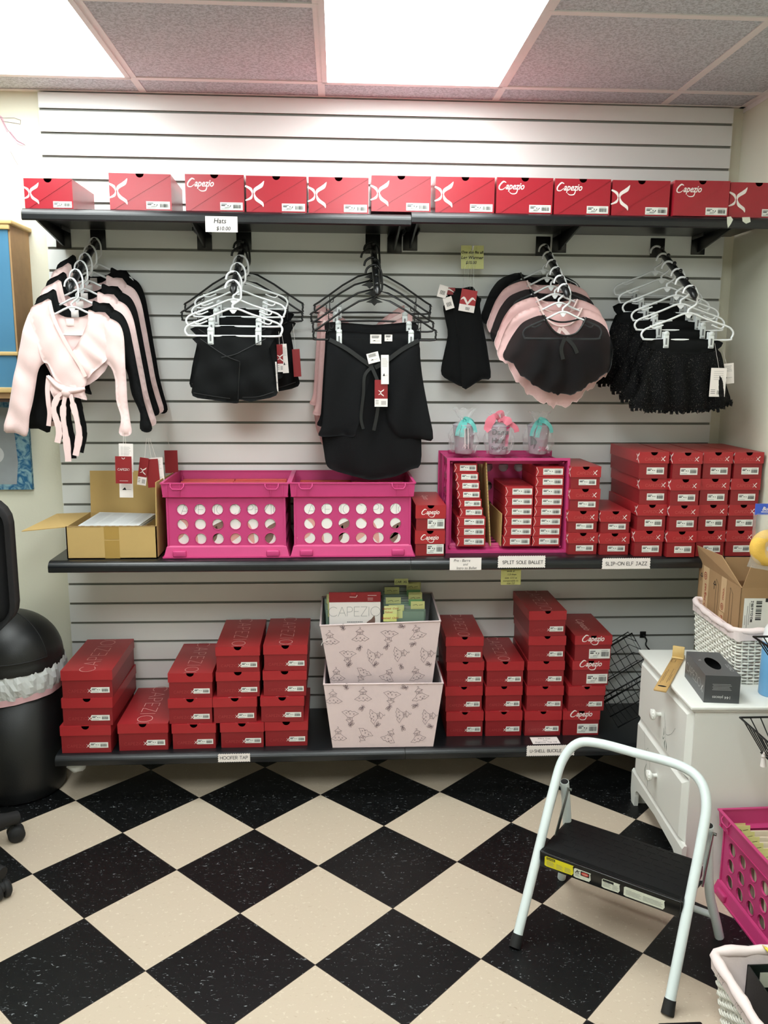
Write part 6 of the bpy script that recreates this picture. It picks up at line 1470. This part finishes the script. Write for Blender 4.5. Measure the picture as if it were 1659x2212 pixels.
# ------------------------------------------------------------------ office chair at the left edge
t = thing('office_chair', 'black office chair cut by the left edge of the frame', 'chair', (-.197, -.776, 0))
m = MB(); m.bev(-.20, .302, -.06, .0, .775, 1.155, .075, 0, 5); m.build('backrest', mat('black_chair_fabric', rgb(24, 24, 26), .9, bump=.3, bscale=500), t, rot=(0, 0, radians(4)))
m = MB(); m.bev(-.30, .10, -.28, .16, .43, .50, .05, 0, 4); m.build('seat', MATS['black_chair_fabric'], t)
m = MB(); m.tube([(0, 0, .09), (0, 0, .43)], .026, 14); m.tube([(0, .2, .46), (0, .27, .60), (0, .06, .90)], .018, 10, smooth=4); m.build('gas_column', RUB, t)
for k in range(5):
    a = radians(49+72*k); ex, ey = .262*cos(a), .262*sin(a)
    m = MB(); m.tube([(0, 0, .115), (ex*.6, ey*.6, .098), (ex*1.03, ey*1.03, .078)], [.034, .028, .021], 10, smooth=3); m.build('base_spoke', RUB, t)
    m = MB(); T = Matrix.Translation((ex, ey, .027)) @ Matrix.Rotation(a+1.2, 4, 'Z') @ Matrix.Rotation(pi/2, 4, 'Y')
    for s in (-1, 1): m.lathe([(0, .004*s), (.024, .004*s), (.0265, .008*s), (.0265, .018*s), (.020, .024*s), (0, .026*s)], 20, T=T)
    m.tube([(ex, ey, .03), (ex, ey, .08)], .006, 8); m.ball((ex, ey, .036), .022, n=10, sc=(1, 1, .8)); m.build('caster', RUB, t)

# ------------------------------------------------------------------ wall cabinet, canvas and ribbon decal
t = thing('wall_cabinet', 'wooden wall cabinet with blue painted front, cut by the left edge', 'cabinet', (-.068, .0195, 1.40))
CWd, dpt = .60, .178
m = MB(); m.box(-CWd, 0, -dpt+.004, 0, .0, .572); m.build('cabinet_case', PLYW, t)
m = MB(); m.bev(-CWd-.01, .012, -dpt-.012, .004-.004, .572, .586, .003); m.build('cabinet_top', WOODB, t)
for a_, b_ in ((.145, .158), (.02, .038), (.556, .572)): m = MB(); m.bev(-CWd, .002, -dpt-.008, -dpt+.004, a_, b_, .002, 0); m.build('cabinet_rail', WOODB, t)
m = MB(); m.box(-CWd, -.006, -dpt, -dpt+.004, .158, .556); P = XZ(-dpt-.0008)
m.vstroke([(-.10, .33), (-.085, .36), (-.07, .35), (-.075, .33), (-.09, .31)], [.002, .006, .004, .006, .002], P, 1); m.vstroke([(-.10, .30), (-.075, .318), (-.065, .34), (-.055, .36)], [.002, .005, .004, .002], P, 1); m.vstroke([(-.11, .255), (-.08, .248), (-.062, .235)], [.004, .010, .002], P, 1); m.vstroke([(-.14, .28), (-.13, .34), (-.15, .40)], [.004, .012, .004], P, 1)
m.build('cabinet_door', [BLUE, mat('white_brush_paint', rgb(210, 228, 236), .6)], t)
m = MB(); m.box(-CWd, -.006, -dpt, -dpt+.004, .038, .145); m.build('cabinet_drawer', BLUE, t)
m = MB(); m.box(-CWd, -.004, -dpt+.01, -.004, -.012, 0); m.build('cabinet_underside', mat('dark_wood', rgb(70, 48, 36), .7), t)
def canvas_mat():
    m = mat('blue_brushed_canvas', rgb(40, 110, 150), .7); N = m.node_tree.nodes; Lk = m.node_tree.links; tc = N.new('ShaderNodeTexCoord'); nz = N.new('ShaderNodeTexNoise'); nz.inputs['Scale'].default_value = 26; nz.inputs['Distortion'].default_value = 2.2; Lk.new(tc.outputs['Object'], nz.inputs['Vector'])
    cr = N.new('ShaderNodeValToRGB'); cr.color_ramp.elements[0].position = .4; cr.color_ramp.elements[0].color = rgb(20, 92, 134); cr.color_ramp.elements[1].position = .62; cr.color_ramp.elements[1].color = rgb(132, 170, 182); Lk.new(nz.outputs['Fac'], cr.inputs[0]); Lk.new(cr.outputs[0], N['Principled BSDF'].inputs['Base Color']); return m
m = MB(); m.box(-.42, 0, -.018, 0, 0, .335, 0); P = XZ(-.0185)
m.poly([(-.40+.0, .02), (-.055, .02), (-.045, .10), (-.050, .20), (-.065, .30), (-.40, .315)], P, 1); m.poly([(-.135+.042*cos(a*pi/12), .13+.036*sin(a*pi/12)) for a in range(24)], XZ(-.0188), 2)
tag(m.build('painted_canvas', [canvas_mat(), mat('grey_paint', rgb(150, 156, 160), .7, var=.15, scale=20), mat('pale_grey_paint', rgb(206, 208, 210), .7)], loc=(-.108, .0195, 1.06)), 'blue and grey painted canvas below the wall cabinet', 'painting')
m = MB(); P = XZ(.0185)
m.strokes([[(-.137, 2.352), (-.128, 2.349), (-.09, 2.350), (-.069, 2.343), (-.071, 2.330), (-.095, 2.334), (-.128, 2.338)], [(-.137, 2.352), (-.118, 2.315), (-.085, 2.275), (-.058, 2.262)], [(-.110, 2.24), (-.098, 2.215), (-.088, 2.197)]], .0012, P, 0)
m.poly([(-.112, 2.305), (-.104, 2.306), (-.085, 2.279), (-.060, 2.266), (-.066, 2.260), (-.085, 2.265), (-.098, 2.28)], P, 1)
m.poly([(-.145, 2.365), (-.130, 2.352), (-.112, 2.305), (-.118, 2.302)], XZ(.0186), 1)
tag(m.build('wall_drawing', [PRT, mat('dusty_pink_paint', rgb(214, 170, 182), .7)]), 'line drawing of a pink ribbon on the wall at the upper left', 'wall drawing')

# ------------------------------------------------------------------ tidy-up: recompute normals outward where meshes are closed
for me in {o.data for o in bpy.data.objects if o.type == 'MESH'}:
    me.validate(verbose=False); me.update()
